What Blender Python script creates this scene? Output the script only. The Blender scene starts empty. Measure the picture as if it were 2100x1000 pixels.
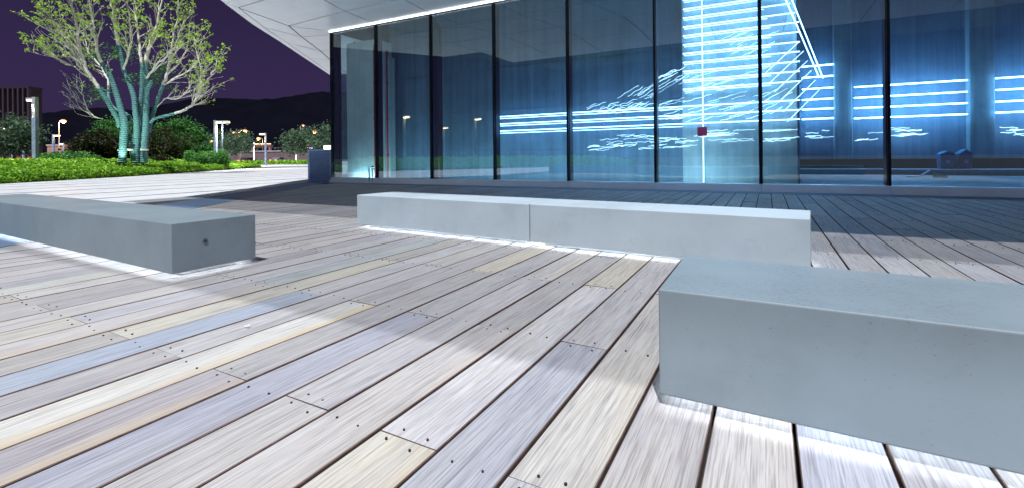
import bpy, bmesh, math, random
from mathutils import Vector, Matrix
R = math.radians
random.seed(7)
S = bpy.context.scene
COL = S.collection

# ------------------------------------------------------------------ camera, sky, sun, exposure
F_PX, H, CX, CY, ROLL = 960.0, 0.9, 1050.0, 323.0, math.atan(0.01)      # fitted on the 2100 px wide photograph
cam_d = bpy.data.cameras.new('camera'); cam = bpy.data.objects.new('camera', cam_d); COL.objects.link(cam)
cam.location = (0, 0, H)
cam.rotation_euler = (Matrix.Rotation(R(90), 3, 'X') @ Matrix.Rotation(-ROLL, 3, 'Z')).to_euler()
cam_d.sensor_width = 36; cam_d.lens = F_PX / 2100 * 36
cam_d.shift_y = -(500 - CY) / 2100
cam_d.clip_start = .05; cam_d.clip_end = 6000
S.camera = cam

# facade frame: u along the glass wall, v out of it towards the plaza
A0 = Vector((-7.009, 18.260)); FU = Vector((.88628, -.46316)); FN = Vector((-.46316, -.88628))
FANG = math.atan2(FU.y, FU.x)

SUN_E, SUN_PHI = R(67), R(20)
sh = FU * math.sin(SUN_PHI) + FN * math.cos(SUN_PHI)                     # horizontal direction towards the plaza floodlights
sdir = Vector((sh.x * math.cos(SUN_E), sh.y * math.cos(SUN_E), math.sin(SUN_E)))
w = bpy.data.worlds.new('World'); S.world = w; w.use_nodes = True
nt = w.node_tree; nt.nodes.clear()
out = nt.nodes.new('ShaderNodeOutputWorld'); bg = nt.nodes.new('ShaderNodeBackground')
tc = nt.nodes.new('ShaderNodeTexCoord'); sp = nt.nodes.new('ShaderNodeSeparateXYZ'); rp = nt.nodes.new('ShaderNodeValToRGB')
nt.links.new(tc.outputs['Generated'], sp.inputs[0]); nt.links.new(sp.outputs['Z'], rp.inputs[0])
el = rp.color_ramp.elements
el[0].position = 0.0; el[0].color = (.028, .019, .052, 1)
el[1].position = .45; el[1].color = (.010, .008, .024, 1)
e = el.new(.16); e.color = (.026, .017, .056, 1)
nt.links.new(rp.outputs[0], bg.inputs[0]); bg.inputs[1].default_value = 1.0
nt.links.new(bg.outputs[0], out.inputs[0])
sl = bpy.data.lights.new('sun', 'SUN'); sl.energy = 4.4; sl.angle = R(.7); sl.color = (.97, .985, 1)
so = bpy.data.objects.new('sun', sl); COL.objects.link(so)
so.rotation_euler = sdir.to_track_quat('Z', 'Y').to_euler()
S.view_settings.view_transform = 'Standard'; S.view_settings.look = 'None'
S.view_settings.exposure = 0.38; S.view_settings.gamma = 1
S.render.engine = 'CYCLES'

# ------------------------------------------------------------------ pixel -> place (a thing's distance comes from what it touches)
def ray(px, py):
    a, b = px - CX, py - CY
    c, s = math.cos(ROLL), math.sin(ROLL)
    return ((a * c - b * s) / F_PX, 1.0, -(a * s + b * c) / F_PX)
def G(px, py, z=0.0):
    r = ray(px, py); t = (z - H) / r[2]
    return Vector((r[0] * t, t, z))
def at(px, py, D):
    r = ray(px, py); return Vector((r[0] * D, D, H + r[2] * D))
def fac(px, py, wi=0.0):
    """pixel -> (u, z) on the plane wi metres inside the glass"""
    r = ray(px, py); o = A0 - FN * wi
    den = r[0] * FU.y - FU.x
    D = (o.x * FU.y - o.y * FU.x) / den
    P = Vector((r[0] * D, D))
    return (P - o).dot(FU), H + r[2] * D
def uvw(u, v, z=0.0):
    p = A0 + FU * u + FN * v; return Vector((p.x, p.y, z))

# ------------------------------------------------------------------ materials
def nodes(name):
    m = bpy.data.materials.new(name); m.use_nodes = True
    t = m.node_tree; t.nodes.clear()
    o = t.nodes.new('ShaderNodeOutputMaterial'); p = t.nodes.new('ShaderNodeBsdfPrincipled')
    t.links.new(p.outputs[0], o.inputs[0])
    return m, t, p, o
def N(t, typ, **kw):
    n = t.nodes.new(typ)
    for k, v in kw.items():
        if k in n.inputs: n.inputs[k].default_value = v
        else: setattr(n, k, v)
    return n
def ramp(t, stops):
    n = t.nodes.new('ShaderNodeValToRGB'); e = n.color_ramp.elements
    while len(e) < len(stops): e.new(.5)
    for x, (pos, c) in zip(e, stops):
        x.position = pos; x.color = (*c, 1) if len(c) == 3 else c
    return n
def mul(c, k): return tuple(min(1, x * k) for x in c)
def simple(name, col, rough=.6, metal=0.0, var=.25, scale=3.0, bump=0.0, bscale=60., spec=.5, stretch=None):
    m, t, p, o = nodes(name)
    p.inputs['Roughness'].default_value = rough; p.inputs['Metallic'].default_value = metal
    p.inputs['Specular IOR Level'].default_value = spec
    tcn = N(t, 'ShaderNodeTexCoord'); src = tcn.outputs['Object']
    if stretch:
        mp = N(t, 'ShaderNodeMapping'); mp.inputs['Scale'].default_value = stretch
        t.links.new(src, mp.inputs[0]); src = mp.outputs[0]
    no = N(t, 'ShaderNodeTexNoise', Scale=scale, Detail=6., Roughness=.6)
    t.links.new(src, no.inputs['Vector'])
    r = ramp(t, [(.3, mul(col, 1 - var)), (.7, mul(col, 1 + var))])
    t.links.new(no.outputs['Fac'], r.inputs[0]); t.links.new(r.outputs[0], p.inputs['Base Color'])
    if bump:
        n2 = N(t, 'ShaderNodeTexNoise', Scale=bscale, Detail=4.); t.links.new(src, n2.inputs['Vector'])
        b = N(t, 'ShaderNodeBump', Strength=bump, Distance=.01)
        t.links.new(n2.outputs['Fac'], b.inputs['Height']); t.links.new(b.outputs[0], p.inputs['Normal'])
    return m
def emit(name, col, k, base=(.8, .8, .8)):
    m, t, p, o = nodes(name)
    p.inputs['Base Color'].default_value = (*base, 1)
    p.inputs['Emission Color'].default_value = (*col, 1); p.inputs['Emission Strength'].default_value = k
    no = N(t, 'ShaderNodeTexNoise', Scale=8.); r = ramp(t, [(.2, mul(base, .85)), (.8, base)])
    t.links.new(no.outputs['Fac'], r.inputs[0]); t.links.new(r.outputs[0], p.inputs['Base Color'])
    return m
def wood():
    m, t, p, o = nodes('weathered_wood')
    L = t.links.new
    uv = N(t, 'ShaderNodeUVMap', uv_map='grain'); un = N(t, 'ShaderNodeUVMap', uv_map='unit')
    tint = N(t, 'ShaderNodeVertexColor', layer_name='tint')
    def noise(sx, sy, det=5., rough=.6):
        mp = N(t, 'ShaderNodeMapping'); mp.inputs['Scale'].default_value = (sx, sy, 1)
        L(uv.outputs[0], mp.inputs[0]); n = N(t, 'ShaderNodeTexNoise', Scale=1., Detail=det, Roughness=rough)
        L(mp.outputs[0], n.inputs['Vector']); return n
    g1 = noise(1.0, 38, 3.); g2 = noise(3.4, 150, 2.); bl = noise(1.5, 7, 4.); cr = noise(.8, 46, 2., .5); sp_ = noise(9, 170, 1.)
    def mixc(a, b, fac, mode='MULTIPLY'):
        mx = N(t, 'ShaderNodeMix', data_type='RGBA', blend_type=mode)
        if isinstance(fac, float): mx.inputs[0].default_value = fac
        else: L(fac, mx.inputs[0])
        for s, i in ((a, 6), (b, 7)):
            if isinstance(s, tuple): mx.inputs[i].default_value = s
            else: L(s, mx.inputs[i])
        return mx.outputs[2]
    r1 = ramp(t, [(.33, (.74, .73, .74)), (.55, (1, 1, 1)), (.75, (1.0, .98, .95))]); L(g1.outputs['Fac'], r1.inputs[0])
    r2 = ramp(t, [(.34, (.58, .56, .56)), (.55, (1, 1, 1))]); L(g2.outputs['Fac'], r2.inputs[0])
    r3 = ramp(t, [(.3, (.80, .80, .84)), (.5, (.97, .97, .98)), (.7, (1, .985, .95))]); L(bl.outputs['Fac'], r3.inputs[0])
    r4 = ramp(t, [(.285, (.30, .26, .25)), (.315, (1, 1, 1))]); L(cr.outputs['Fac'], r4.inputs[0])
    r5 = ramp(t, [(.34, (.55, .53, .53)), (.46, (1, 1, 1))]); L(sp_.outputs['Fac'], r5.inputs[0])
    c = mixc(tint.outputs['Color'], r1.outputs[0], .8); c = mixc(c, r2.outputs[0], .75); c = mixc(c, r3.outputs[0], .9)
    c = mixc(c, r4.outputs[0], .45); c = mixc(c, r5.outputs[0], .35)
    # worn honey-coloured edge on a few boards
    sx = N(t, 'ShaderNodeSeparateXYZ'); L(un.outputs[0], sx.inputs[0])
    ad = N(t, 'ShaderNodeMath', operation='MULTIPLY_ADD'); L(bl.outputs['Fac'], ad.inputs[0]); ad.inputs[1].default_value = .75
    L(sx.outputs['Y'], ad.inputs[2])
    sc = N(t, 'ShaderNodeMath', operation='MULTIPLY'); L(ad.outputs[0], sc.inputs[0]); sc.inputs[1].default_value = .7
    rs = ramp(t, [(.70, (0, 0, 0)), (.95, (1, 1, 1))])
    L(sc.outputs[0], rs.inputs[0])
    ma = N(t, 'ShaderNodeMath', operation='MULTIPLY'); L(rs.outputs[0], ma.inputs[0]); L(tint.outputs['Alpha'], ma.inputs[1])
    c = mixc(c, (.50, .41, .28, 1), ma.outputs[0], 'MIX')
    L(c, p.inputs['Base Color'])
    p.inputs['Roughness'].default_value = .62; p.inputs['Specular IOR Level'].default_value = .35
    b = N(t, 'ShaderNodeBump', Strength=.3, Distance=.003); L(g2.outputs['Fac'], b.inputs['Height'])
    b2 = N(t, 'ShaderNodeBump', Strength=.5, Distance=.006); L(cr.outputs['Fac'], b2.inputs['Height']); L(b.outputs[0], b2.inputs['Normal'])
    L(b2.outputs[0], p.inputs['Normal'])
    return m
def concrete(name, col, pits=.5, pit_scale=70., stretch=(1, 1, 1), streak=0.0, rough=.55, var=.10, top_pits=0.0):
    m, t, p, o = nodes(name); L = t.links.new
    tcn = N(t, 'ShaderNodeTexCoord')
    a = N(t, 'ShaderNodeTexNoise', Scale=1.6, Detail=8., Roughness=.65); L(tcn.outputs['Object'], a.inputs['Vector'])
    ra = ramp(t, [(.25, mul(col, 1 - var * 2)), (.5, col), (.75, mul(col, 1 + var))]); L(a.outputs['Fac'], ra.inputs[0])
    mp = N(t, 'ShaderNodeMapping'); mp.inputs['Scale'].default_value = stretch; L(tcn.outputs['Object'], mp.inputs[0])
    v = N(t, 'ShaderNodeTexNoise', Scale=pit_scale, Detail=2.); L(mp.outputs[0], v.inputs['Vector'])
    big = N(t, 'ShaderNodeTexNoise', Scale=3.5, Detail=3.); L(tcn.outputs['Object'], big.inputs['Vector'])
    ad = N(t, 'ShaderNodeMath', operation='MULTIPLY_ADD'); L(big.outputs['Fac'], ad.inputs[0]); ad.inputs[1].default_value = .22
    L(v.outputs['Fac'], ad.inputs[2])
    if top_pits:
        ge = N(t, 'ShaderNodeNewGeometry'); sz = N(t, 'ShaderNodeSeparateXYZ'); L(ge.outputs['Normal'], sz.inputs[0])
        ab = N(t, 'ShaderNodeMath', operation='MULTIPLY_ADD'); L(sz.outputs['Z'], ab.inputs[0]); ab.inputs[1].default_value = -top_pits; L(ad.outputs[0], ab.inputs[2]); ad = ab
    rv = ramp(t, [(.385, mul((.45, .47, .5), 1)), (.43, (1, 1, 1))]); L(ad.outputs[0], rv.inputs[0])
    mx = N(t, 'ShaderNodeMix', data_type='RGBA', blend_type='MULTIPLY'); mx.inputs[0].default_value = pits
    L(ra.outputs[0], mx.inputs[6]); L(rv.outputs[0], mx.inputs[7]); c = mx.outputs[2]
    if top_pits:                                            # faint hairline marks
        h1 = N(t, 'ShaderNodeTexNoise', Scale=2.4, Detail=5., Roughness=.6, Distortion=.8); L(tcn.outputs['Object'], h1.inputs['Vector'])
        h2 = N(t, 'ShaderNodeTexNoise', Scale=3.1, Detail=2.); L(mp.outputs[0], h2.inputs['Vector'])
        s1 = N(t, 'ShaderNodeMath', operation='SUBTRACT'); L(h1.outputs['Fac'], s1.inputs[0]); s1.inputs[1].default_value = .5
        s2 = N(t, 'ShaderNodeMath', operation='ABSOLUTE'); L(s1.outputs[0], s2.inputs[0])
        q1 = ramp(t, [(.0, (1, 1, 1)), (.006, (0, 0, 0))]); L(s2.outputs[0], q1.inputs[0]); q2 = ramp(t, [(.56, (0, 0, 0)), (.66, (.3, .3, .3))]); L(h2.outputs['Fac'], q2.inputs[0])
        q3 = N(t, 'ShaderNodeMath', operation='MULTIPLY'); L(q1.outputs[0], q3.inputs[0]); L(q2.outputs[0], q3.inputs[1])
        m5 = N(t, 'ShaderNodeMix', data_type='RGBA', blend_type='MIX'); L(q3.outputs[0], m5.inputs[0]); L(c, m5.inputs[6]); m5.inputs[7].default_value = (*mul(col, .45), 1); c = m5.outputs[2]
    if streak:
        m3 = N(t, 'ShaderNodeMapping'); m3.inputs['Scale'].default_value = (5, 5, .18); L(tcn.outputs['Object'], m3.inputs[0])
        s = N(t, 'ShaderNodeTexNoise', Scale=1., Detail=6., Roughness=.7); L(m3.outputs[0], s.inputs['Vector'])
        rs = ramp(t, [(.3, (.45, .48, .5)), (.65, (1, 1, 1))]); L(s.outputs['Fac'], rs.inputs[0])
        m4 = N(t, 'ShaderNodeMix', data_type='RGBA', blend_type='MULTIPLY'); m4.inputs[0].default_value = streak
        L(c, m4.inputs[6]); L(rs.outputs[0], m4.inputs[7]); c = m4.outputs[2]
    L(c, p.inputs['Base Color']); p.inputs['Roughness'].default_value = rough
    b = N(t, 'ShaderNodeBump', Strength=.12, Distance=.002); L(ad.outputs[0], b.inputs['Height']); L(b.outputs[0], p.inputs['Normal'])
    return m
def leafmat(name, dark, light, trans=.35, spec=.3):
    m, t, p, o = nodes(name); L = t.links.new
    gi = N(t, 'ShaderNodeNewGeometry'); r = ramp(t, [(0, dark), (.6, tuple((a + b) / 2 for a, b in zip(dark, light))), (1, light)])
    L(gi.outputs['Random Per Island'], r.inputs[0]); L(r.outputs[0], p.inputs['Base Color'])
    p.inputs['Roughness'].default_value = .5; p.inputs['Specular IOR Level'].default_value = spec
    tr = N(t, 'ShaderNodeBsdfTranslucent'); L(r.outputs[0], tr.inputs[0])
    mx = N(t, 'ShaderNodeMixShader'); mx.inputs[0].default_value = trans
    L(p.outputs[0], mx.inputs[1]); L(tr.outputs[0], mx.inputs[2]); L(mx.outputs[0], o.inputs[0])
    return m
def glass(name, tint, ior=1.75, wav=0.0):
    m, t, p, o = nodes(name); L = t.links.new
    t.nodes.remove(p)
    tr = N(t, 'ShaderNodeBsdfTransparent'); tr.inputs[0].default_value = (*tint, 1)
    gl = N(t, 'ShaderNodeBsdfGlossy'); gl.inputs['Roughness'].default_value = 0.0; gl.inputs[0].default_value = (.9, .97, 1, 1)
    lw = N(t, 'ShaderNodeLayerWeight'); pw = N(t, 'ShaderNodeMath', operation='POWER'); L(lw.outputs['Facing'], pw.inputs[0]); pw.inputs[1].default_value = 5.
    r0 = ((ior - 1) / (ior + 1)) ** 2
    fr = N(t, 'ShaderNodeMath', operation='MULTIPLY_ADD'); L(pw.outputs[0], fr.inputs[0]); fr.inputs[1].default_value = 1 - r0; fr.inputs[2].default_value = r0
    if wav:
        tcn = N(t, 'ShaderNodeTexCoord'); mp = N(t, 'ShaderNodeMapping'); mp.inputs['Scale'].default_value = (.5, .5, .35); L(tcn.outputs['Object'], mp.inputs[0])
        no = N(t, 'ShaderNodeTexNoise', Scale=1.6, Detail=2.); L(mp.outputs[0], no.inputs['Vector'])
        b = N(t, 'ShaderNodeBump', Strength=wav, Distance=.01); L(no.outputs['Fac'], b.inputs['Height'])
        L(b.outputs[0], gl.inputs['Normal'])
    mx = N(t, 'ShaderNodeMixShader'); L(fr.outputs[0], mx.inputs[0]); L(tr.outputs[0], mx.inputs[1]); L(gl.outputs[0], mx.inputs[2])
    L(mx.outputs[0], o.inputs[0])
    return m

def wrapmat():
    m, t, p, o = nodes('trunk_wrap'); L = t.links.new
    tcn = N(t, 'ShaderNodeTexCoord')
    wv = N(t, 'ShaderNodeTexWave', wave_type='BANDS', bands_direction='Z', Scale=2.6, Distortion=2.5, Detail=2.); wv.inputs['Detail Scale'].default_value = 1.5
    L(tcn.outputs['Object'], wv.inputs['Vector'])
    r = ramp(t, [(.05, (.045, .14, .155)), (.4, (.095, .26, .28)), (.9, (.14, .33, .35))]); L(wv.outputs['Fac'], r.inputs[0]); L(r.outputs[0], p.inputs['Base Color'])
    b = N(t, 'ShaderNodeBump', Strength=.8, Distance=.03); L(wv.outputs['Fac'], b.inputs['Height']); L(b.outputs[0], p.inputs['Normal'])
    p.inputs['Roughness'].default_value = .75
    return m
M = dict(
    wood=wood(), plank_side=simple('plank_side', (.15, .10, .088), .8, var=.35, scale=20),
    joist=simple('joist_void', (.012, .010, .010), .9), screw=simple('screw_steel', (.035, .03, .028), .5, .4),
    bench_white=concrete('white_precast', (.57, .675, .755), .25, 110, (.5, 1, 1), top_pits=.02),
    bench_dimmed=concrete('dimmed_precast', (.285, .355, .405), .45, 120, (.55, 1, 1), top_pits=.06),  # darker copy of the white precast, dimmer light put into its colour
    bench_plinth=simple('bench_plinth', (.6, .6, .6), .7), port=simple('port_metal', (.16, .20, .25), .4, .6),
    led_bench=emit('bench_led', (.93, .97, 1), 14.), led_blue=emit('reflected_led', (.27, .57, 1), 10.),
    led_far=emit('reflected_led_far', (.22, .55, 1), 30.), led_squig=emit('reflected_ripple_glow', (.50, .78, 1), 4.5),
    stone=concrete('pale_paving_stone', (.60, .61, .64), .25, 40, rough=.5, var=.14), joint=simple('paving_joint', (.10, .10, .11), .9),
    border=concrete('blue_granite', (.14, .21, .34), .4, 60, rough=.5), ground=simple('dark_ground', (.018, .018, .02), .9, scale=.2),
    kerb=simple('kerb_stone', (.30, .32, .36), .7), soil=simple('soil', (.03, .024, .018), .95),
    frame=simple('dark_aluminium', (.014, .017, .024), .35, .5), sill=simple('sill_aluminium', (.82, .87, .98), .4, .1, var=.06),
    soffit=simple('soffit_panel', (.86, .89, .92), .35, .0, var=.05, scale=1.2), gap=simple('soffit_gap', (.012, .013, .016), .8),
    glass=glass('facade_glass', (.86, .94, .97), 2.15, .03), shade_band_dense=glass('dense_shade_band', (.62, .62, .62), 1.45),
    shade_band=glass('shade_band', (.85, .85, .85), 1.45),
    conc_bright=concrete('brightened_concrete', (.70, .80, .77), .5, 24, streak=.35),  # pale concrete lightened further so the corner pier looks lit
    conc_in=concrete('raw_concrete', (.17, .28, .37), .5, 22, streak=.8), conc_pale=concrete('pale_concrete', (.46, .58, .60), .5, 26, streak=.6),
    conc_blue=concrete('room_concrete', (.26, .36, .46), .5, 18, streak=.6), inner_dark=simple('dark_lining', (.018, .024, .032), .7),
    floor_in=concrete('room_floor', (.26, .33, .36), .4, 14), red_pipe=simple('red_pipe_paint', (.42, .02, .035), .4), white_paint=simple('white_paint', (.7, .7, .7), .5),
    louvre=simple('louvre_blue_grey', (.33, .50, .80), .45, .3, var=.12), steel=simple('galvanised', (.45, .48, .52), .35, .8),
    wrap=wrapmat(),
    bark=simple('pale_bark', (.72, .69, .62), .85, var=.3, scale=9), bark_dark=simple('dark_bark', (.10, .085, .065), .9),
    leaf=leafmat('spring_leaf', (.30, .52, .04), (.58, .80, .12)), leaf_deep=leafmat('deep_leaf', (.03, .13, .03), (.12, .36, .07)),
    leaf_dark=leafmat('dim_leaf', (.012, .022, .008), (.07, .075, .03)), leaf_far=leafmat('far_leaf', (.04, .09, .05), (.18, .28, .17)),
    hedge=leafmat('ground_cover_leaf', (.09, .30, .02), (.42, .68, .07)), flower=leafmat('pale_flower', (.45, .45, .32), (.75, .7, .6)),
    shrub=leafmat('shrub_leaf', (.03, .15, .04), (.16, .40, .08)),
    lamp_pole=simple('lamp_pole_blue', (.30, .38, .56), .4, .2), lamp_pole_top=simple('lamp_pole_top', (.55, .57, .62), .4, .2),
    lamp_on=emit('lamp_warm_white', (1, .80, .46), 7.), lamp_orange=emit('lamp_sodium', (1, .25, .015), 5.),
    lamp_pink=emit('light_column', (.85, .62, 1), 2.2), sign_white=emit('lit_sign', (.9, .95, 1), 2.5),
    tail=emit('tail_light', (1, .05, .05), 8.), blue_lamp=emit('blue_lamp', (.1, .25, 1), 6.), rail_orange=emit('rail_light', (1, .45, .08), 1.6),
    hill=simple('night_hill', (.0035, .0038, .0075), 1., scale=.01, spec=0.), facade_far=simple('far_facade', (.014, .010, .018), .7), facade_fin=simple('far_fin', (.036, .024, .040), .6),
    parapet=simple('far_parapet', (.13, .09, .10), .8), parapet_top=simple('far_coping', (.42, .38, .40), .6), brick_box=simple('pink_hut', (.30, .17, .15), .8),
    car_a=simple('car_silver', (.25, .26, .30), .3, .5), car_b=simple('car_dark', (.05, .045, .06), .3, .4), tyre=simple('tyre', (.01, .01, .01), .8),
    car_glass=simple('car_glass', (.02, .025, .03), .1), bin=simple('bin_blue', (.05, .15, .30), .5), bin_lid=simple('bin_lid', (.16, .30, .42), .5),
    scrap=simple('scrap_foil', (.55, .65, .68), .4), scrap_green=simple('scrap_green', (.05, .32, .26), .5), red_sign=simple('red_sign', (.62, .03, .10), .5),
    petal=simple('petal', (.8, .8, .76), .6),
)

# ------------------------------------------------------------------ builders
def link(o, parent=None):
    COL.objects.link(o)
    if parent: o.parent = parent
    return o
def empty(name, loc=(0, 0, 0), rz=0.0):
    o = bpy.data.objects.new(name, None); o.location = loc; o.rotation_euler = (0, 0, rz); o.empty_display_size = .1
    return link(o)
def tag(o, label=None, cat=None, group=None, kind=None):
    if label: o['label'] = label
    if cat: o['category'] = cat
    if group: o['group'] = group
    if kind: o['kind'] = kind
    return o
class MB:
    def __init__(s): s.v = []; s.f = []; s.mi = []
    def add(s, vs, fs, mi=0):
        b = len(s.v); s.v += [tuple(x) for x in vs]; s.f += [tuple(i + b for i in q) for q in fs]; s.mi += [mi] * len(fs); return s
    def box(s, a, b, mi=0, rot=None, org=(0, 0, 0)):
        vs = [Vector((x, y, z)) for z in (a[2], b[2]) for y in (a[1], b[1]) for x in (a[0], b[0])]
        if rot: vs = [rot @ q for q in vs]
        vs = [q + Vector(org) for q in vs]
        return s.add(vs, [(0, 2, 3, 1), (4, 5, 7, 6), (0, 1, 5, 4), (2, 6, 7, 3), (0, 4, 6, 2), (1, 3, 7, 5)], mi)
    def prism(s, poly, z0, z1, mi=0):
        n = len(poly); a = sum(poly[i][0] * poly[(i + 1) % n][1] - poly[(i + 1) % n][0] * poly[i][1] for i in range(n))
        if a < 0: poly = poly[::-1]
        vs = [(p[0], p[1], z0) for p in poly] + [(p[0], p[1], z1) for p in poly]
        return s.add(vs, [tuple(range(n))[::-1], tuple(range(n, 2 * n))] + [(i, (i + 1) % n, n + (i + 1) % n, n + i) for i in range(n)], mi)
    def tube(s, pts, r, n=8, mi=0, cap=True):
        pts = [Vector(p) for p in pts]
        rs = r if isinstance(r, (list, tuple)) else [r] * len(pts)
        prev = None; rings = []; b = len(s.v)
        for i, p in enumerate(pts):
            d = (pts[min(i + 1, len(pts) - 1)] - pts[max(i - 1, 0)])
            d = d.normalized() if d.length > 1e-9 else Vector((0, 0, 1))
            x = (prev - d * prev.dot(d)) if prev is not None else d.orthogonal()
            x.normalize(); prev = x; y = d.cross(x)
            for k in range(n):
                a = 2 * math.pi * k / n; s.v.append(tuple(p + (x * math.cos(a) + y * math.sin(a)) * rs[i]))
        for i in range(len(pts) - 1):
            for k in range(n):
                k2 = (k + 1) % n; s.f.append((b + i * n + k, b + i * n + k2, b + (i + 1) * n + k2, b + (i + 1) * n + k)); s.mi.append(mi)
        if cap:
            s.f.append(tuple(b + k for k in range(n))[::-1]); s.mi.append(mi)
            s.f.append(tuple(b + (len(pts) - 1) * n + k for k in range(n))); s.mi.append(mi)
        return s
    def build(s, name, mats, parent=None, smooth=False, bevel=0.0, seg=2):
        me = bpy.data.meshes.new(name); me.from_pydata(s.v, [], s.f)
        if not isinstance(mats, (list, tuple)): mats = [mats]
        for m in mats: me.materials.append(m)
        if len(mats) > 1: me.polygons.foreach_set('material_index', s.mi)
        if bevel:
            bm = bmesh.new(); bm.from_mesh(me); bmesh.ops.bevel(bm, geom=bm.edges[:], offset=bevel, segments=seg, profile=.5, affect='EDGES', clamp_overlap=True)
            bm.to_mesh(me); bm.free()
        if smooth: me.polygons.foreach_set('use_smooth', [True] * len(me.polygons))
        me.update()
        return link(bpy.data.objects.new(name, me), parent)
def copy_tree(o, parent=None):
    c = o.copy(); COL.objects.link(c); c.parent = parent
    for ch in [x for x in bpy.data.objects if x.parent == o]: copy_tree(ch, c)
    return c
def clip(poly, p, n):
    """keep the side of the line through p where (x-p).n >= 0"""
    res = []
    for i in range(len(poly)):
        a, b = poly[i], poly[(i + 1) % len(poly)]
        da = (a[0] - p[0]) * n[0] + (a[1] - p[1]) * n[1]; db = (b[0] - p[0]) * n[0] + (b[1] - p[1]) * n[1]
        if da >= 0: res.append(a)
        if da * db < 0:
            k = da / (da - db); res.append((a[0] + (b[0] - a[0]) * k, a[1] + (b[1] - a[1]) * k))
    return res

# ================================================================== SETTING
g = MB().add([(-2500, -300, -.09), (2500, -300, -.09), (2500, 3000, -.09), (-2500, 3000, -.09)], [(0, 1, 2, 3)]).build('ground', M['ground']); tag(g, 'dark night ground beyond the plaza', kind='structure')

# ---- hills
def hills():
    prof = [(-1500, 300), (-900, 270), (-400, 262), (-150, 255), (0, 245), (100, 232), (160, 223), (215, 221), (270, 226), (340, 214), (400, 201), (450, 201), (520, 205), (570, 202), (620, 193), (660, 189), (720, 190), (800, 205), (900, 222), (1050, 240), (1300, 225), (1600, 240), (1900, 260), (2300, 285), (3200, 310)]
    m = MB(); D = 1700
    tops = [at(a, b, D) for a, b in prof]
    ext = []
    for i in range(len(tops) - 1):
        for k in range(4):
            q = tops[i].lerp(tops[i + 1], k / 4); q.z += random.uniform(-2.5, 2.5); ext.append(q)
    ext.append(tops[-1])
    n = len(ext); vs = []
    for k, (fz, dy) in enumerate([(0, -700), (.35, -420), (.7, -180), (1, 0), (.6, 300), (0, 600)]):
        for q in ext: vs.append((q.x * (1 + dy / 6000), q.y + dy + random.uniform(-30, 30) * (fz != 1), -1 + (q.z + 1) * fz * (1 if fz == 1 else random.uniform(.9, 1.1))))
    fs = [(k * n + i, k * n + i + 1, (k + 1) * n + i + 1, (k + 1) * n + i) for k in range(5) for i in range(n - 1)]
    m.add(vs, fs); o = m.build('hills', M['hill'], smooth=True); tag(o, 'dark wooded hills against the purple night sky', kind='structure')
hills()

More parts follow.
